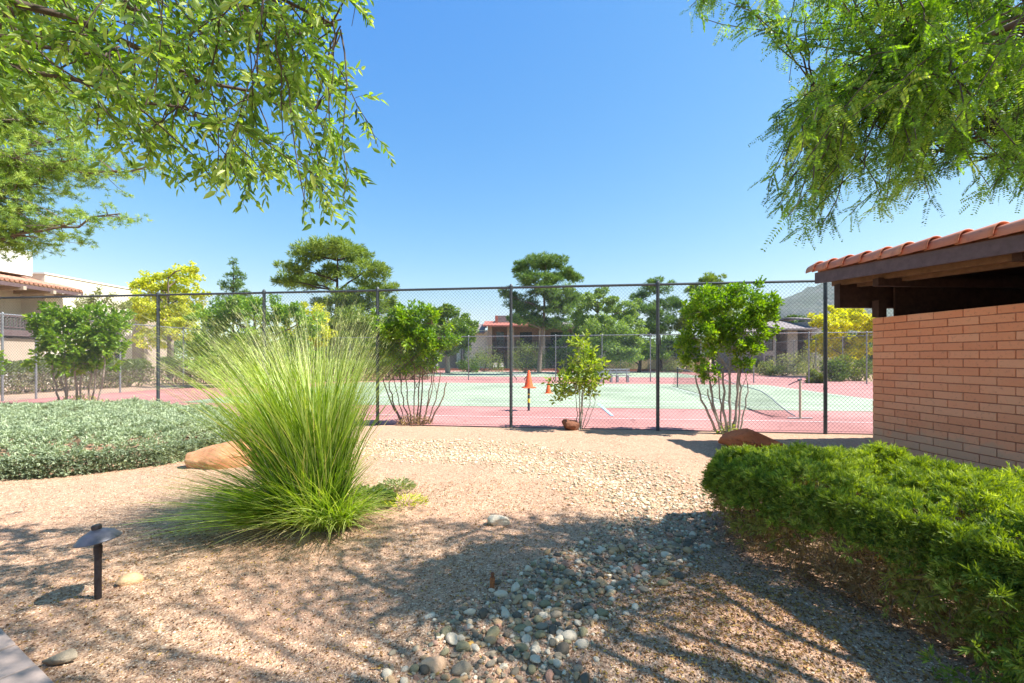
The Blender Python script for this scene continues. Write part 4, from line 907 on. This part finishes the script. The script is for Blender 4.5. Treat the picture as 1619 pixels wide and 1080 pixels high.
# ------------------------------------------------------------ river pebbles
def in_frame(x,y): return abs(x)/y<1.13 and y>2.0
cols=['grey','white','tan','greenish','dark','rosy']; wts=[.28,.19,.22,.13,.12,.06]
pts=[]; r_=np.random.default_rng(5)
cand=[]
while len(cand)<420:
    y=r_.uniform(2.02,3.9); x=r_.uniform(-.9,2.2); d=float(bed_dist(x,y))
    if d<-.10 or (d<.08 and r_.random()>.4+d*3) or not in_frame(x,y): continue
    s=r_.choice([.016,.022,.029,.037],p=[.3,.38,.23,.09])
    if all((x-a)**2+(y-b_)**2>((s+c)*.72)**2 for a,b_,c in cand): cand.append((x,y,s))
cand.sort(key=lambda t:-(t[2]/t[1])); ind=cand[:296]
protos={}
for ci,cn in enumerate(cols):
    for k in range(3):
        v=rockv(I3[0],100+ci*7+k,.12,3 if k else 0); mb=MB(); mb.add(v,I3[1],.5); protos[cn,k]=mb.build('river_stone',PEB[cn],smooth=True)
used=set()
for x,y,s in ind:
    cn=r_.choice(cols,p=wts); k=int(r_.integers(0,3)); o=protos[cn,k]
    if (cn,k) in used: o=o.copy(); C.objects.link(o)
    used.add((cn,k))
    o.scale=(s*r_.uniform(.9,1.4),s*r_.uniform(.75,1.05),s*r_.uniform(.5,.8)); o.rotation_euler=(r_.uniform(-.25,.25),r_.uniform(-.25,.25),r_.uniform(0,6.28)); o.location=(x,y,float(gz(x,y))+s*.3)
    tag(o,{'grey':'smooth mid grey river pebble lying in the dry stream bed','white':'smooth whitish river pebble lying in the dry stream bed','tan':'smooth tan river pebble lying in the dry stream bed','greenish':'smooth greenish grey river pebble lying in the dry stream bed','dark':'smooth blackish slate river pebble lying in the dry stream bed','rosy':'smooth reddish river pebble lying in the dry stream bed'}[cn],'pebble',cn+' river pebbles')
for kk,o in protos.items():
    if kk not in used: bpy.data.objects.remove(o)
pm,nt,b=newmat('mixed_pebbles'); b.inputs['Roughness'].default_value=.85
a=nt.nodes.new('ShaderNodeAttribute'); a.attribute_name='rnd'
c=ramp(nt,a.outputs['Fac'],[(0,(.15,.13,.10)),(.14,(.27,.235,.18)),(.32,(.37,.335,.24)),(.48,(.48,.36,.23)),(.62,(.54,.44,.32)),(.76,(.66,.59,.48)),(.92,(.46,.28,.21))],'CONSTANT'); 
n1=N(nt,'ShaderNodeTexNoise',Scale=60.0,Detail=4.0); nt.links.new(geopos(nt),n1.inputs[0]); c=mixc(nt,.25,c,n1.outputs[0],'OVERLAY'); c=mixc(nt,1.0,c,(1.0,.93,.80),'MULTIPLY'); nt.links.new(c,b.inputs['Base Color'])
def scatter(name,label,cat,n,fn,smin,smax,geo,mat,flat=(.5,.85),rndf=None,group=None):
    x,y=fn(n); n=len(x); s=smin*(smax/smin)**(r_.random(n)**1.8); V0,F0=geo
    K=6; base=[rockv(V0,200+k,.18,3) for k in range(K)]
    v=np.stack([base[k] for k in r_.integers(0,K,n)]); sc=np.stack([s*r_.uniform(.8,1.35,n),s*r_.uniform(.7,1.1,n),s*r_.uniform(*flat,n)],-1)
    v=v*sc[:,None,:]; a=r_.random(n)*6.28; t=r_.normal(size=n)*.3
    v=np.stack([v[...,0],v[...,1]*np.cos(t)[:,None]-v[...,2]*np.sin(t)[:,None],v[...,1]*np.sin(t)[:,None]+v[...,2]*np.cos(t)[:,None]],-1)
    v=np.stack([v[...,0]*np.cos(a)[:,None]-v[...,1]*np.sin(a)[:,None],v[...,0]*np.sin(a)[:,None]+v[...,1]*np.cos(a)[:,None],v[...,2]],-1)
    v[...,0]+=x[:,None]; v[...,1]+=y[:,None]; v[...,2]+=(gz(x,y)+s*.2)[:,None]
    f=(F0[None]+(np.arange(n)*len(V0))[:,None,None]).reshape(-1,3); mb=MB(); mb.add(v.reshape(-1,3),f,np.repeat(r_.random(n) if rndf is None else rndf(n),len(F0)))
    return tag(mb.build(name,mat,smooth=len(V0)>12),label,cat,group,'stuff')
def bedpts(n,y0,y1,soft=.25,pw=1.0):
    y=y0+(y1-y0)*r_.random(n)**pw; x=r_.uniform(-3.2,2.6,n); d=bed_dist(x,y); k=(r_.random(n)<np.clip((d+soft)/(soft*1.6),0,1)); k&=sd_poly(HP,x,y)<.12; return x[k],y[k]
scatter('river_pebbles','bed of mixed small river pebbles winding through the gravel','pebbles',15000,lambda n:bedpts(n,1.7,5.0,.16),.008,.024,I2,pm)
scatter('far_river_pebbles','pale pebbles of the dry stream bed in the sunlit far bend','pebbles',17000,lambda n:bedpts(n,4.6,8.4,.5),.012,.028,I1,pm,rndf=lambda n:.34+.56*r_.random(n))
def gravel(n):
    y=1.75+5.5*r_.random(n)**1.9; x=(r_.random(n)*2-1)*(1.15*y+.2); k=(sd_poly(BP,x,y)<0)&(bed_dist(x,y)<.15+.5*r_.random(n)); return x[k],y[k]
gm,nt,b=newmat('gravel_chips'); b.inputs['Roughness'].default_value=.95; b.inputs['Specular IOR Level'].default_value=.15
a=nt.nodes.new('ShaderNodeAttribute'); a.attribute_name='rnd'
nt.links.new(ramp(nt,a.outputs['Fac'],[(0,(.10,.052,.026)),(.2,(.27,.16,.088)),(.5,(.44,.28,.162)),(.8,(.57,.385,.237)),(.95,(.76,.60,.43))]),b.inputs['Base Color'])
OCT=(np.array([[1,0,0],[-1,0,0],[0,1,0],[0,-1,0],[0,0,1],[0,0,-1]],float),np.array([[0,2,4],[2,1,4],[1,3,4],[3,0,4],[2,0,5],[1,2,5],[3,1,5],[0,3,5]]))
scatter('gravel','loose pinkish tan gravel chips over the ground','gravel',120000,gravel,.0035,.0085,OCT,gm)
def litter(n):
    x=np.concatenate([r_.normal(1.3,.55,n//2),r_.uniform(-3,2.2,n//2)]); y=np.concatenate([r_.normal(2.6,.5,n//2),r_.uniform(1.8,5.5,n//2)]); k=(y>1.8); return x[k],y[k]
x,y=litter(16000); mb=MB(); p=np.column_stack([x,y,gz(x,y)+.008]); d=rdir(len(x)); d[:,2]*=.15
leaves(mb,p,d,r_.uniform(.012,.032,len(x)),.009,simple=True); tag(mb.build('leaf_litter',leafmat('litter_leaf',[(.09,.042,.022),(.17,.085,.035),(.27,.15,.055),(.40,.28,.09)],.1,.8)),'small fallen yellow brown leaves scattered on the gravel','leaf litter',kind='stuff')
# ------------------------------------------------------------ path light
g=G(155,952); root=empty('path_light',g,'dark mushroom shaped garden path light with tilted hat standing in the gravel','garden light')
mb=MB(); lean=np.array([-.0,0,0]); mb.tube([g+[0,0,-.05],g+[0,0,.38]],.0185,16); mb.lathe(g,[(.0185,.30),(.022,.30),(.022,.345),(.0185,.345)],16); mb.build('stem',M['blackmetal'],root,smooth=False)
def tilted(mb_build,prof,n=40):
    prof=np.array(prof); th=np.arange(n)*2*math.pi/n
    v=np.stack([prof[:,0][:,None]*np.cos(th),prof[:,0][:,None]*np.sin(th),np.repeat(prof[:,1][:,None],n,1)],-1).reshape(-1,3)
    ax=-.17; ay=-.16
    Rm=(Matrix.Rotation(-.13,3,'Y')@Matrix.Rotation(.02,3,'X')); v=v@np.array(Rm).T
    m=len(prof); i=np.arange(m-1)[:,None]; j=np.arange(n)[None,:]; j2=(j+1)%n
    mb_build.add(v+g+[0,0,.40],np.stack([i*n+j,i*n+j2,(i+1)*n+j2,(i+1)*n+j],-1).reshape(-1,4),.5)
mb=MB(); tilted(mb,[(.0,.052),(.03,.050),(.085,.022),(.114,-.010),(.117,-.015),(.111,-.017),(.08,.008),(.0,.03)]); mb.build('hat',M['graymetal'],root,smooth=True)
mb=MB(); tilted(mb,[(.0,.078),(.020,.078),(.025,.073),(.025,.048),(.022,.044)],24); mb.build('finial',M['blackmetal'],root)
mb=MB(); tilted(mb,[(.019,.03),(.019,-.02)],20); mb.build('lamp_socket',M['blackmetal'],root)
g=G(778,940); root=empty('sprinkler_riser',g,'short rusty orange metal stake poking out of the pebble bed','stake')
mb=MB(); mb.tube([g+[0,0,-.03],g+[.002,0,.06]],.0075,8); mb.tube([g+[0,0,.045],g+[.003,0,.11]],.0165,10); mb.build('stem',M['rust'],root)
mb=MB(); mb.lathe(g+np.array([.003,0,0]),[(0,.145),(.010,.14),(.012,.125),(.008,.115),(.010,.11)],10); mb.build('cap',M['darkroot'],root)
# ------------------------------------------------------------ cones
def cone(label,g,h,base=True,z0=0):
    root=empty('traffic_cone',g+np.array([0,0,z0]),label,'traffic cone','orange traffic cones on the courts')
    mb=MB(); mb.lathe(g+np.array([0,0,z0]),[(h*.27,.03),(h*.25,.05),(h*.06,h*.97),(h*.045,h),(h*.03,h),(h*.045,h*.9),(h*.22,.05)],24); mb.build('cone_body',M['orange'],root,smooth=True)
    mb=MB(); mb.box(g+np.array([0,0,z0+.015]),(h*.72,h*.72,.03),.2); o=mb.build('base_plate',M['orange'],root); bv=o.modifiers.new('b','BEVEL'); bv.width=.01
    return root
g=G(836,650); cone('orange traffic cone standing on top of the short taped post',g,.50,z0=.66)
root=empty('court_post',g,'short dark post with yellow tape carrying a traffic cone','post')
mb=MB(); mb.tube([g+[0,0,0],g+[0,0,.66]],.035,12); mb.lathe(g,[(.05,.0),(.05,.02),(.035,.02)],12); mb.build('post',M['galv_dark'],root)
mb=MB(); mb.lathe(g,[(.0365,.24),(.0365,.36)],12); mb.lathe(g,[(.0365,.46),(.0365,.5)],12); mb.build('tape',M['yellowtape'],root)
cone('orange traffic cone standing on the green court right of the taped post',G(867,622.5),.50)
cone('small far orange traffic cone on the second court beside the leaning shrub',G(882,591),.5)
# ------------------------------------------------------------ net
g=G(1265,663); g[2]=.012; root=empty('net_post',g,'slim pale tennis net post with crank handle beyond the near fence','net post')
mb=MB(); mb.tube([g,g+[0,0,.96]],.028,12); mb.build('post',plain('faded_yellow_post',(.52,.50,.36),.6,var=.1),root)
mb=MB(); mb.tube([g+[0,0,.95],g+[-.08,0,.93],g+[-.26,.05,.83]],.012,8); mb.tube([g+[-.05,0,.96],g+[.03,0,.97]],.03,10); mb.build('crank_handle',M['graymetal'],root)
mb=MB(); mb.tube([g+[-.32,-.02,.02],g+[.30,0,.02]],.016,8); mb.build('foot_bar',M['benchgrey'],root)
n0=g; nv=np.array([V[0]*.2-.14,1,0]); nv=np.array([-.125+.0,1.,0]); nv=unit(np.array([V[0],V[1],0])); K=60
gp=g+nv*12.8; root2=empty('net_post',gp,'far tennis net post across the green court','net post')
mb=MB(); mb.tube([gp,gp+[0,0,1.05]],.03,10); mb.build('post',M['galv_dark'],root2)
root=empty('tennis_net',g,'slack grey tennis net sagging down to the court at its near post','tennis net')
t=np.linspace(.02,12.7,K); hg=np.interp(t,[0,.5,1.1,2.2,3.5,6,9,12.7],[.05,.22,.40,.52,.62,.78,.88,1.0]); wob=.12*np.sin(t*1.9)*np.clip(1-t/8,0,1)
nn=np.array([nv[1],-nv[0],0]); top=n0+nv*t[:,None]+nn*(-.1-wob)[:,None]*np.array([1,1,0])+np.column_stack([0*t,0*t,hg]); bot=n0+nv*t[:,None]+nn*(-.28-.35*np.clip(1-t/4,0,1))[:,None]+np.column_stack([0*t,0*t,0*t+.03])
mb=MB(); mb.tube(top,.012,6); mb.build('head_band',M['benchgrey'],root)
mb=MB(); mb.tube(bot,.008,6)
for k in np.linspace(.04,.96,14): mb.tube(top*(1-k)+bot*k,.0022,3)
T2=np.linspace(0,1,170)
for s in T2:
    k=s*(K-1); i=min(int(k),K-2); f=k-i; a=top[i]*(1-f)+top[i+1]*f; b_=bot[i]*(1-f)+bot[i+1]*f; mb.tube([a,b_],.0022,3)
mb.build('netting',M['netcord'],root)
# ------------------------------------------------------------ benches
def bench(label,px,py,w,mat,style,group=None):
    g=G(px,py); root=empty('bench',g,label,'bench',group)
    mb=MB(); mb.box(g+[0,0,.45],(w,.32,.04)); mb.build('seat',M[mat],root)
    for s in (-1,1):
        mb=MB()
        if style: mb.tube([g+[s*w*.46,0,.43],g+[s*w*.28,0,.2],g+[s*w*.28,0,0]],.03,6)
        else:
            mb.box(g+[s*w*.32,-.12,.21],(.12,.06,.42)); mb.box(g+[s*w*.32,.12,.21],(.12,.06,.42)); mb.box(g+[s*w*.32,.16,.62],(.06,.05,.42))
        mb.build('leg',M['galv_dark' if style else mat],root)
    if not style:
        mb=MB(); mb.box(g+[0,.17,.66],(w,.04,.12)); mb.box(g+[0,.17,.82],(w,.04,.1)); mb.build('backrest',M[mat],root)
bench('white topped backless bench beside the taped post with the cone',823,604,.95,'white',1)
bench('grey bench by the divider fence, left of its twin',958,605,1.0,'benchgrey',0,'grey benches by the divider fence')
bench('grey bench by the divider fence, right of its twin',984,605,1.0,'benchgrey',0,'grey benches by the divider fence')
# timber ledge at the far left
mb=MB(); a=G(-30,650); b_=G(84,649); c=(a+b_)/2; mb.box((c[0],13.1,.12),(b_[0]-a[0],.32,.2),.01); mb.box((c[0]-.3,13.5,.06),(b_[0]-a[0],.5,.1),.01)
o=mb.build('timber_edging',M['redwood'],loc=(c[0],13.1,0)); tag(o,'long reddish timber ledge lying on the dirt at far left','timber')
mb=MB(); ctr=CF(-2,46.4); mb.box((ctr[0],ctr[1],.13),(42,.25,.26),TH); o=mb.build('court_edging',M['redwood'],loc=(ctr[0],ctr[1],0)); tag(o,'low dark red timber edging along the far side of the second court','edging')

# ------------------------------------------------------------ buildings
def window(root,c,w,h,ax,depth=.06,frame='white'):
    """ax: 0 = window in a wall facing -Y, 1 = facing +X"""
    mb=MB(); fw=.07
    def bx(du,dz,su,sz,off,th,m):
        if ax==0: m.box((c[0]+du,c[1]-off,c[2]+dz),(su,th,sz))
        else: m.box((c[0]+off,c[1]+du,c[2]+dz),(th,su,sz))
    for s in (-1,1): bx(s*(w/2),0,fw,h+fw,.03,depth,mb); bx(0,s*(h/2),w-fw,fw,.03,depth,mb)
    bx(0,0,.04,h-fw,.025,depth*.7,mb)
    f=mb.build('window',M[frame],root); mb=MB(); bx(0,0,w-.02,h-.02,.012,.01,mb); mb.build('pane',M['glass'],f)
# A: cream two storey building at left
XA=-27.7
root=empty('cream_building',(XA,28,0),'cream stucco two storey building with tiled canopy and balcony at far left','building')
mb=MB(); mb.box((XA-4,30.1,3.26),(8,6.2,6.53)); mb.box((XA-4.7,22,3.26),(6.6,10,6.525)); mb.build('wall',M['stucco'],root)
mb=MB(); mb.box((XA-2.0,22.3,6.95),(3.99,8.0,1.4)); mb.build('parapet',M['stucco_white'],root)
mb=MB(); mb.box((XA-4,30.1,6.56),(8.12,6.32,.09)); mb.build('coping',M['stucco_white'],root)
mb=MB(); mb.box((XA-2.6,35.4,2.95),(5.8,3.0,5.9)); mb.build('rear_wing',M['stucco_tan'],root)
mb=MB(); mb.box((XA-.7,22.2,2.9),(2.66,9.6,.32)); mb.build('balcony_slab',M['fasciawood'],root)
mb=MB()
for z in (3.2,3.8): mb.box((XA+.62,21.9,z),(.05,7.0,.05))
for y in np.arange(18.5,25.4,.16): mb.box((XA+.62,y,3.5),(.022,.022,.56))
for x in np.arange(XA-.6,XA+.6,.16): mb.box((x,25.4,3.5),(.022,.022,.56))
mb.box((XA,25.4,3.8),(1.24,.05,.05)); mb.box((XA,25.4,3.2),(1.24,.05,.05)); mb.build('railing',M['fasciawood'],root)
mb=MB(); mb.box((XA-.6,21.9,1.3),(2.0,9.4,2.6)); mb.build('ground_floor',M['stucco_tan'],root)
mb=MB(); mb.box((XA+.7,21,.55),(.15,9.5,1.1)); mb.build('patio_wall',M['stucco_white'],root)
# tiled canopy: slopes down and out from the wall
mb=MB(); y0,y1=17,28.0
q=[(XA-1.2,6.25),(XA+1.35,5.62),(XA+1.35,5.52),(XA-1.2,6.13)]
v=[(x,y,z) for y in (y0,y1) for x,z in q]; mb.add(v,[[0,1,2,3],[7,6,5,4],[0,4,5,1],[1,5,6,2],[2,6,7,3],[3,7,4,0]]); mb.build('canopy_deck',M['tanwood'],root)
mb=MB()
for y in np.arange(y0,y1,.24): mb.tube([(XA-1.2,y,6.28),(XA+1.4,y,5.63)],.09,8)
mb.build('canopy_tiles',M['tile_far'],root,smooth=True)
mb=MB(); mb.box((XA+1.3,(y0+y1)/2,5.42),(.1,y1-y0-.02,.2)); mb.build('fascia',M['fasciawood'],root)
for y in (19.6,21.2,22.9,24.5,26.1,27.6):
    mb=MB(); mb.box((XA+.35,y,5.3),(2.3,.16,.2)); mb.build('bracket',M['stucco_tan'],root)
window(root,(XA-1.4,24.0,4.6),1.8,1.6,1,frame='galv_dark'); window(root,(XA,31.6,2.0),1.4,1.0,1,frame='galv_dark')
mb=MB(); mb.box((XA-.3,24.3,3.45),(.5,.5,.06)); mb.box((XA-.3,24.3,3.25),(.06,.06,.4)); 
o=mb.build('patio_table',M['white'],loc=(XA-.3,24.3,3.06)); tag(o,'small white table on the balcony of the cream building','table')
# B: two storey house with red roof in the middle distance
def Xp(px,Y): return (px-809.5)/F*Y
def Zp(py,Y): return CH+(HOR-py)/F*Y
def house_box(root,name,px0,px1,Y,dep,z0,z1,mat):
    mb=MB(); x0,x1=Xp(px0,Y),Xp(px1,Y); mb.box(((x0+x1)/2,Y+dep/2,(z0+z1)/2),(x1-x0,dep,z1-z0)); return mb.build(name,M[mat],root)
def slab_roof(root,name,px0,px1,Y,dep,zl,zh,over,mat,th=.18):
    x0,x1=Xp(px0,Y),Xp(px1,Y); v=[]
    for x in (x0,x1):
        for (y,z) in ((Y-over,zl),(Y+dep*.55,zh),(Y+dep,zh-.2)):
            v+=[(x,y,z),(x,y,z-th)]
    mb=MB(); mb.add(v,[[0,2,3,1],[2,4,5,3],[6,7,9,8],[8,9,11,10],[0,6,8,2],[2,8,10,4],[1,3,9,7],[3,5,11,9],[0,1,7,6],[4,10,11,5]]); return mb.build(name,M[mat],root)
YB=60
root=empty('two_storey_house',(Xp(840,YB),YB,0),'tan two storey house with red tiled roof and dark balconies behind the middle pine','house')
house_box(root,'wall',771,778,YB,2.2,0,6.0,'stucco_tan'); house_box(root,'wall',802,813,YB,2.2,0,5.9,'stucco_tan'); house_box(root,'wall',852,862,YB,2.2,0,5.9,'stucco_tan'); house_box(root,'wall',905,960,YB,2.2,0,5.9,'stucco_tan')
house_box(root,'wall',739,772,YB+1,6,0,5.3,'stucco'); house_box(root,'back_wall',771,960,YB+2.2,6,0,5.9,'stucco_tan')
house_box(root,'balcony_slab',778,905,YB+.2,2.0,2.6,2.85,'darkwood')
for a_,c_ in ((778,802),(813,852),(862,905)):
    mb=MB(); x0,x1=Xp(a_,YB),Xp(c_,YB); mb.box(((x0+x1)/2,YB+.25,3.85),(x1-x0-.02,.05,.07))
    for x in np.arange(x0+.1,x1,.18): mb.box((x,YB+.25,3.35),(.03,.03,.95))
    mb.build('railing',M['darkwood'],root)
    mb=MB(); mb.box(((x0+x1)/2,YB+2.18,1.25),((x1-x0)*.55,.06,2.2)); mb.build('patio_door',M['glass'],root)
    mb=MB(); mb.box(((x0+x1)/2,YB+2.18,4.05),((x1-x0)*.5,.06,2.1)); mb.build('balcony_door',M['glass'],root)
slab_roof(root,'roof',764,862,YB,7,5.85,6.75,.9,'tile_red'); slab_roof(root,'roof',863,965,YB,7,5.8,6.6,.7,'tile_grey')
slab_roof(root,'roof',738,766,YB+1,6,5.0,6.4,.5,'tile_grey')
house_box(root,'roof_monitor',786,838,YB+2,4,6.2,7.35,'tile_grey')
mb=MB(); mb.box((Xp(784,YB),YB+2,6.9),(.35,.35,.9)); mb.build('vent_pipe',M['tile_red'],root)
for px in (783,793):
    mb=MB(); g=P(px,578,57); g[2]=0; mb.box(g+[0,0,.45],(.5,.45,.05)); mb.box(g+[0,.2,.72],(.5,.05,.5)); 
    for sx in (-.22,.22):
        for sy in (-.2,.2): mb.box(g+[sx,sy,.22],(.04,.04,.44))
    o=mb.build('garden_chair',M['white'],loc=tuple(g)); tag(o,'white garden chair on the lawn before the red roofed house, '+('left one' if px==783 else 'right one'),'chair','white chairs on the lawn')
# left neighbour with columns
YD=64
root=empty('villa',(Xp(690,YD),YD,0),'shaded cream house with columns behind the trees left of the red roofed house','house')
house_box(root,'wall',655,735,YD+2,6,0,5.6,'stucco_grey'); 
for px in (668,686,704,722,736):
    house_box(root,'column',px,px+6,YD,.5,0,2.95,'stucco_white')
house_box(root,'porch_beam',664,744,YD-.05,.6,3.0,3.35,'stucco'); slab_roof(root,'roof',650,746,YD,8,5.5,6.6,.3,'tile_grey')
# C: right hand house
YC=47
root=empty('stone_house',(Xp(1240,YC),YC,0),'grey brown stone house with low pitched roof right of the tall stem shrub','house')
house_box(root,'wall',1180,1208,YC+1.2,7,0,4.0,'stucco_grey'); house_box(root,'wall',1207,1227,YC,7,0,4.35,'stucco_grey'); house_box(root,'wall',1245,1261,YC+.3,7,0,4.4,'stucco_grey'); house_box(root,'wall',1283,1300,YC-.2,7,0,5.4,'stucco_grey')
house_box(root,'wall',1300,1345,YC+1,7,0,3.6,'stucco_grey'); house_box(root,'back_wall',1227,1283,YC+2.4,4,0,4.4,'stucco_grey')
house_box(root,'balcony_slab',1227,1283,YC+.5,1.8,2.1,2.3,'darkwood')
slab_roof(root,'roof',1176,1226,YC,8,4.3,5.1,.5,'tile_grey'); slab_roof(root,'roof',1222,1284,YC-.2,8,4.55,5.7,.8,'tile_grey'); slab_roof(root,'roof',1282,1306,YC-.4,8,5.5,6.1,.4,'tile_grey'); slab_roof(root,'roof',1303,1350,YC+1,7,3.7,4.5,.5,'tile_grey')
window(root,(Xp(1216,YC),YC,3.0),.7,1.3,0,frame='darkwood'); window(root,(Xp(1292,YC-.2),YC-.2,3.2),.6,1.1,0,frame='darkwood'); window(root,(Xp(1216,YC),YC,1.2),.7,1.1,0,frame='darkwood')
window(root,(Xp(1240,YC+2.4),YC+2.4,3.2),1.2,1.5,0,frame='darkwood'); window(root,(Xp(1272,YC+2.4),YC+2.4,3.2),1.2,1.5,0,frame='darkwood')
mb=MB(); 
for x in np.arange(Xp(1228,YC),Xp(1283,YC),.16): mb.box((x,YC+.6,2.72),(.03,.03,.8))
mb.box(((Xp(1227,YC)+Xp(1283,YC))/2,YC+.6,3.14),(Xp(1283,YC)-Xp(1227,YC)-.02,.05,.06)); mb.build('railing',M['darkwood'],root)
# garden wall with arched gateway
YG=58; root=empty('garden_wall',(Xp(1030,YG),YG,0),'low tan garden wall with an arched gateway behind the orchard tree','wall')
M['adobe']=plain('adobe_wall',(.52,.36,.22),.95,var=.12,scale=1.5)
mb=MB(); x0,x1=Xp(955,YG),Xp(1064,YG); mb.box(((x0+x1)/2,YG,.85),(x1-x0,.3,1.7)); x2,x3=Xp(1090,YG),Xp(1120,YG); mb.box(((x2+x3)/2,YG,.85),(x3-x2,.3,1.7)); mb.build('wall',M['adobe'],root)
mb=MB(); xc=(x1+x2)/2; R=(x2-x1)/2; n=14; th=np.linspace(0,math.pi,n); out=[(xc-math.cos(a)*(R),1.5+math.sin(a)*1.15) for a in th]; inn=[(xc-math.cos(a)*(R-.42),1.3+math.sin(a)*.85) for a in th]
out=[(x1,0)]+out+[(x2,0)]; inn=[(x1+.42,0)]+inn+[(x2-.42,0)]; m=len(out)
v=[(x,YG-.2,z) for x,z in out]+[(x,YG-.2,z) for x,z in inn]+[(x,YG+.2,z) for x,z in out]+[(x,YG+.2,z) for x,z in inn]
f=[]
for k in range(m-1): f+=[[k,k+1,m+k+1,m+k],[2*m+k,3*m+k,3*m+k+1,2*m+k+1],[k,2*m+k,2*m+k+1,k+1],[m+k,m+k+1,3*m+k+1,3*m+k]]
mb.add(v,f); mb.build('arch',M['adobe'],root)
# distant wooded belt
mb=MB(); n=42000; x=rng.uniform(-140,160,n); y=rng.uniform(78,105,n); hh=(2.0+4.2*vnoise(x,y*0,.09,61)+2.2*vnoise(x,y,.25,62))
z=hh*rng.random(n)**.5; leaves(mb,np.column_stack([x,y,z]),rdir(n)+[0,0,.3],rng.uniform(.5,1.0,n),.5,simple=True)
tag(mb.build('far_woods',M['dkgreen']),'dark belt of distant trees behind the houses','woods',kind='stuff')

# ------------------------------------------------------------ camera, light
cam=bpy.data.cameras.new('camera'); co=bpy.data.objects.new('camera',cam); C.objects.link(co); S.camera=co
co.location=(0,0,CH); co.rotation_euler=(math.radians(90),0,0); cam.sensor_width=36; cam.lens=36*F/1619; cam.shift_y=(HOR-540)/1619; cam.clip_start=.05; cam.clip_end=9000
sd=Vector((2.3,-.35,3.0)).normalized()
sl=bpy.data.lights.new('sun','SUN'); so=bpy.data.objects.new('sun',sl); C.objects.link(so); so.rotation_euler=sd.to_track_quat('Z','Y').to_euler(); sl.energy=5.0; sl.angle=math.radians(.53); sl.color=(1,.965,.925)
w=bpy.data.worlds.new('World'); S.world=w; w.use_nodes=True; nt=w.node_tree; bg=nt.nodes['Background']
sky=nt.nodes.new('ShaderNodeTexSky'); sky.sky_type='NISHITA'; sky.sun_disc=False; sky.sun_elevation=math.asin(sd.z); sky.sun_rotation=math.atan2(sd.x,sd.y); sky.air_density=1.0; sky.dust_density=.6; sky.ozone_density=4.0; sky.altitude=1300
# tone of this camera's clear desert sky: deeper blue aloft, paler at the horizon
sep=nt.nodes.new('ShaderNodeSeparateColor'); nt.links.new(sky.outputs[0],sep.inputs[0]); cmb=nt.nodes.new('ShaderNodeCombineColor')
SK=.2663
def chn(i,g_,k_):
    a=N(nt,'ShaderNodeMath',operation='MULTIPLY'); nt.links.new(sep.outputs[i],a.inputs[0]); a.inputs[1].default_value=SK
    p_=N(nt,'ShaderNodeMath',operation='POWER'); nt.links.new(a.outputs[0],p_.inputs[0]); p_.inputs[1].default_value=g_
    m_=N(nt,'ShaderNodeMath',operation='MULTIPLY'); nt.links.new(p_.outputs[0],m_.inputs[0]); m_.inputs[1].default_value=k_/SK; return m_.outputs[0]
R_,G_,B_=chn(0,1.5,1.10),chn(1,.85,.846),chn(2,.25,.945)
lim=N(nt,'ShaderNodeMath',operation='MULTIPLY'); nt.links.new(G_,lim.inputs[0]); lim.inputs[1].default_value=.80
mn=N(nt,'ShaderNodeMath',operation='MINIMUM'); nt.links.new(R_,mn.inputs[0]); nt.links.new(lim.outputs[0],mn.inputs[1])
nt.links.new(mn.outputs[0],cmb.inputs[0]); nt.links.new(G_,cmb.inputs[1]); nt.links.new(B_,cmb.inputs[2])
nt.links.new(cmb.outputs[0],bg.inputs[0]); bg.inputs[1].default_value=.12
S.view_settings.view_transform='Standard'; S.view_settings.look='None'; S.view_settings.exposure=1.2; S.view_settings.gamma=1
S.cycles.max_bounces=8; S.cycles.diffuse_bounces=4; S.cycles.transmission_bounces=4; S.cycles.use_denoising=True
# air between the camera and the hills
mb=MB(); mb.box((1100,1000,116),(3600,2300,238)); hz=mb.build('haze',None or M['white']); hz.data.materials.clear()
m=bpy.data.materials.new('haze_air'); m.use_nodes=True; nt=m.node_tree; nt.nodes.remove(nt.nodes['Principled BSDF']); pv=nt.nodes.new('ShaderNodeVolumePrincipled'); pv.inputs['Color'].default_value=(.80,.88,1,1); pv.inputs['Density'].default_value=.00013; pv.inputs['Anisotropy'].default_value=.3
nt.links.new(pv.outputs[0],nt.nodes['Material Output'].inputs['Volume']); hz.data.materials.append(m); hz['kind']='stuff'; hz['label']='thin blue air haze over the whole place'
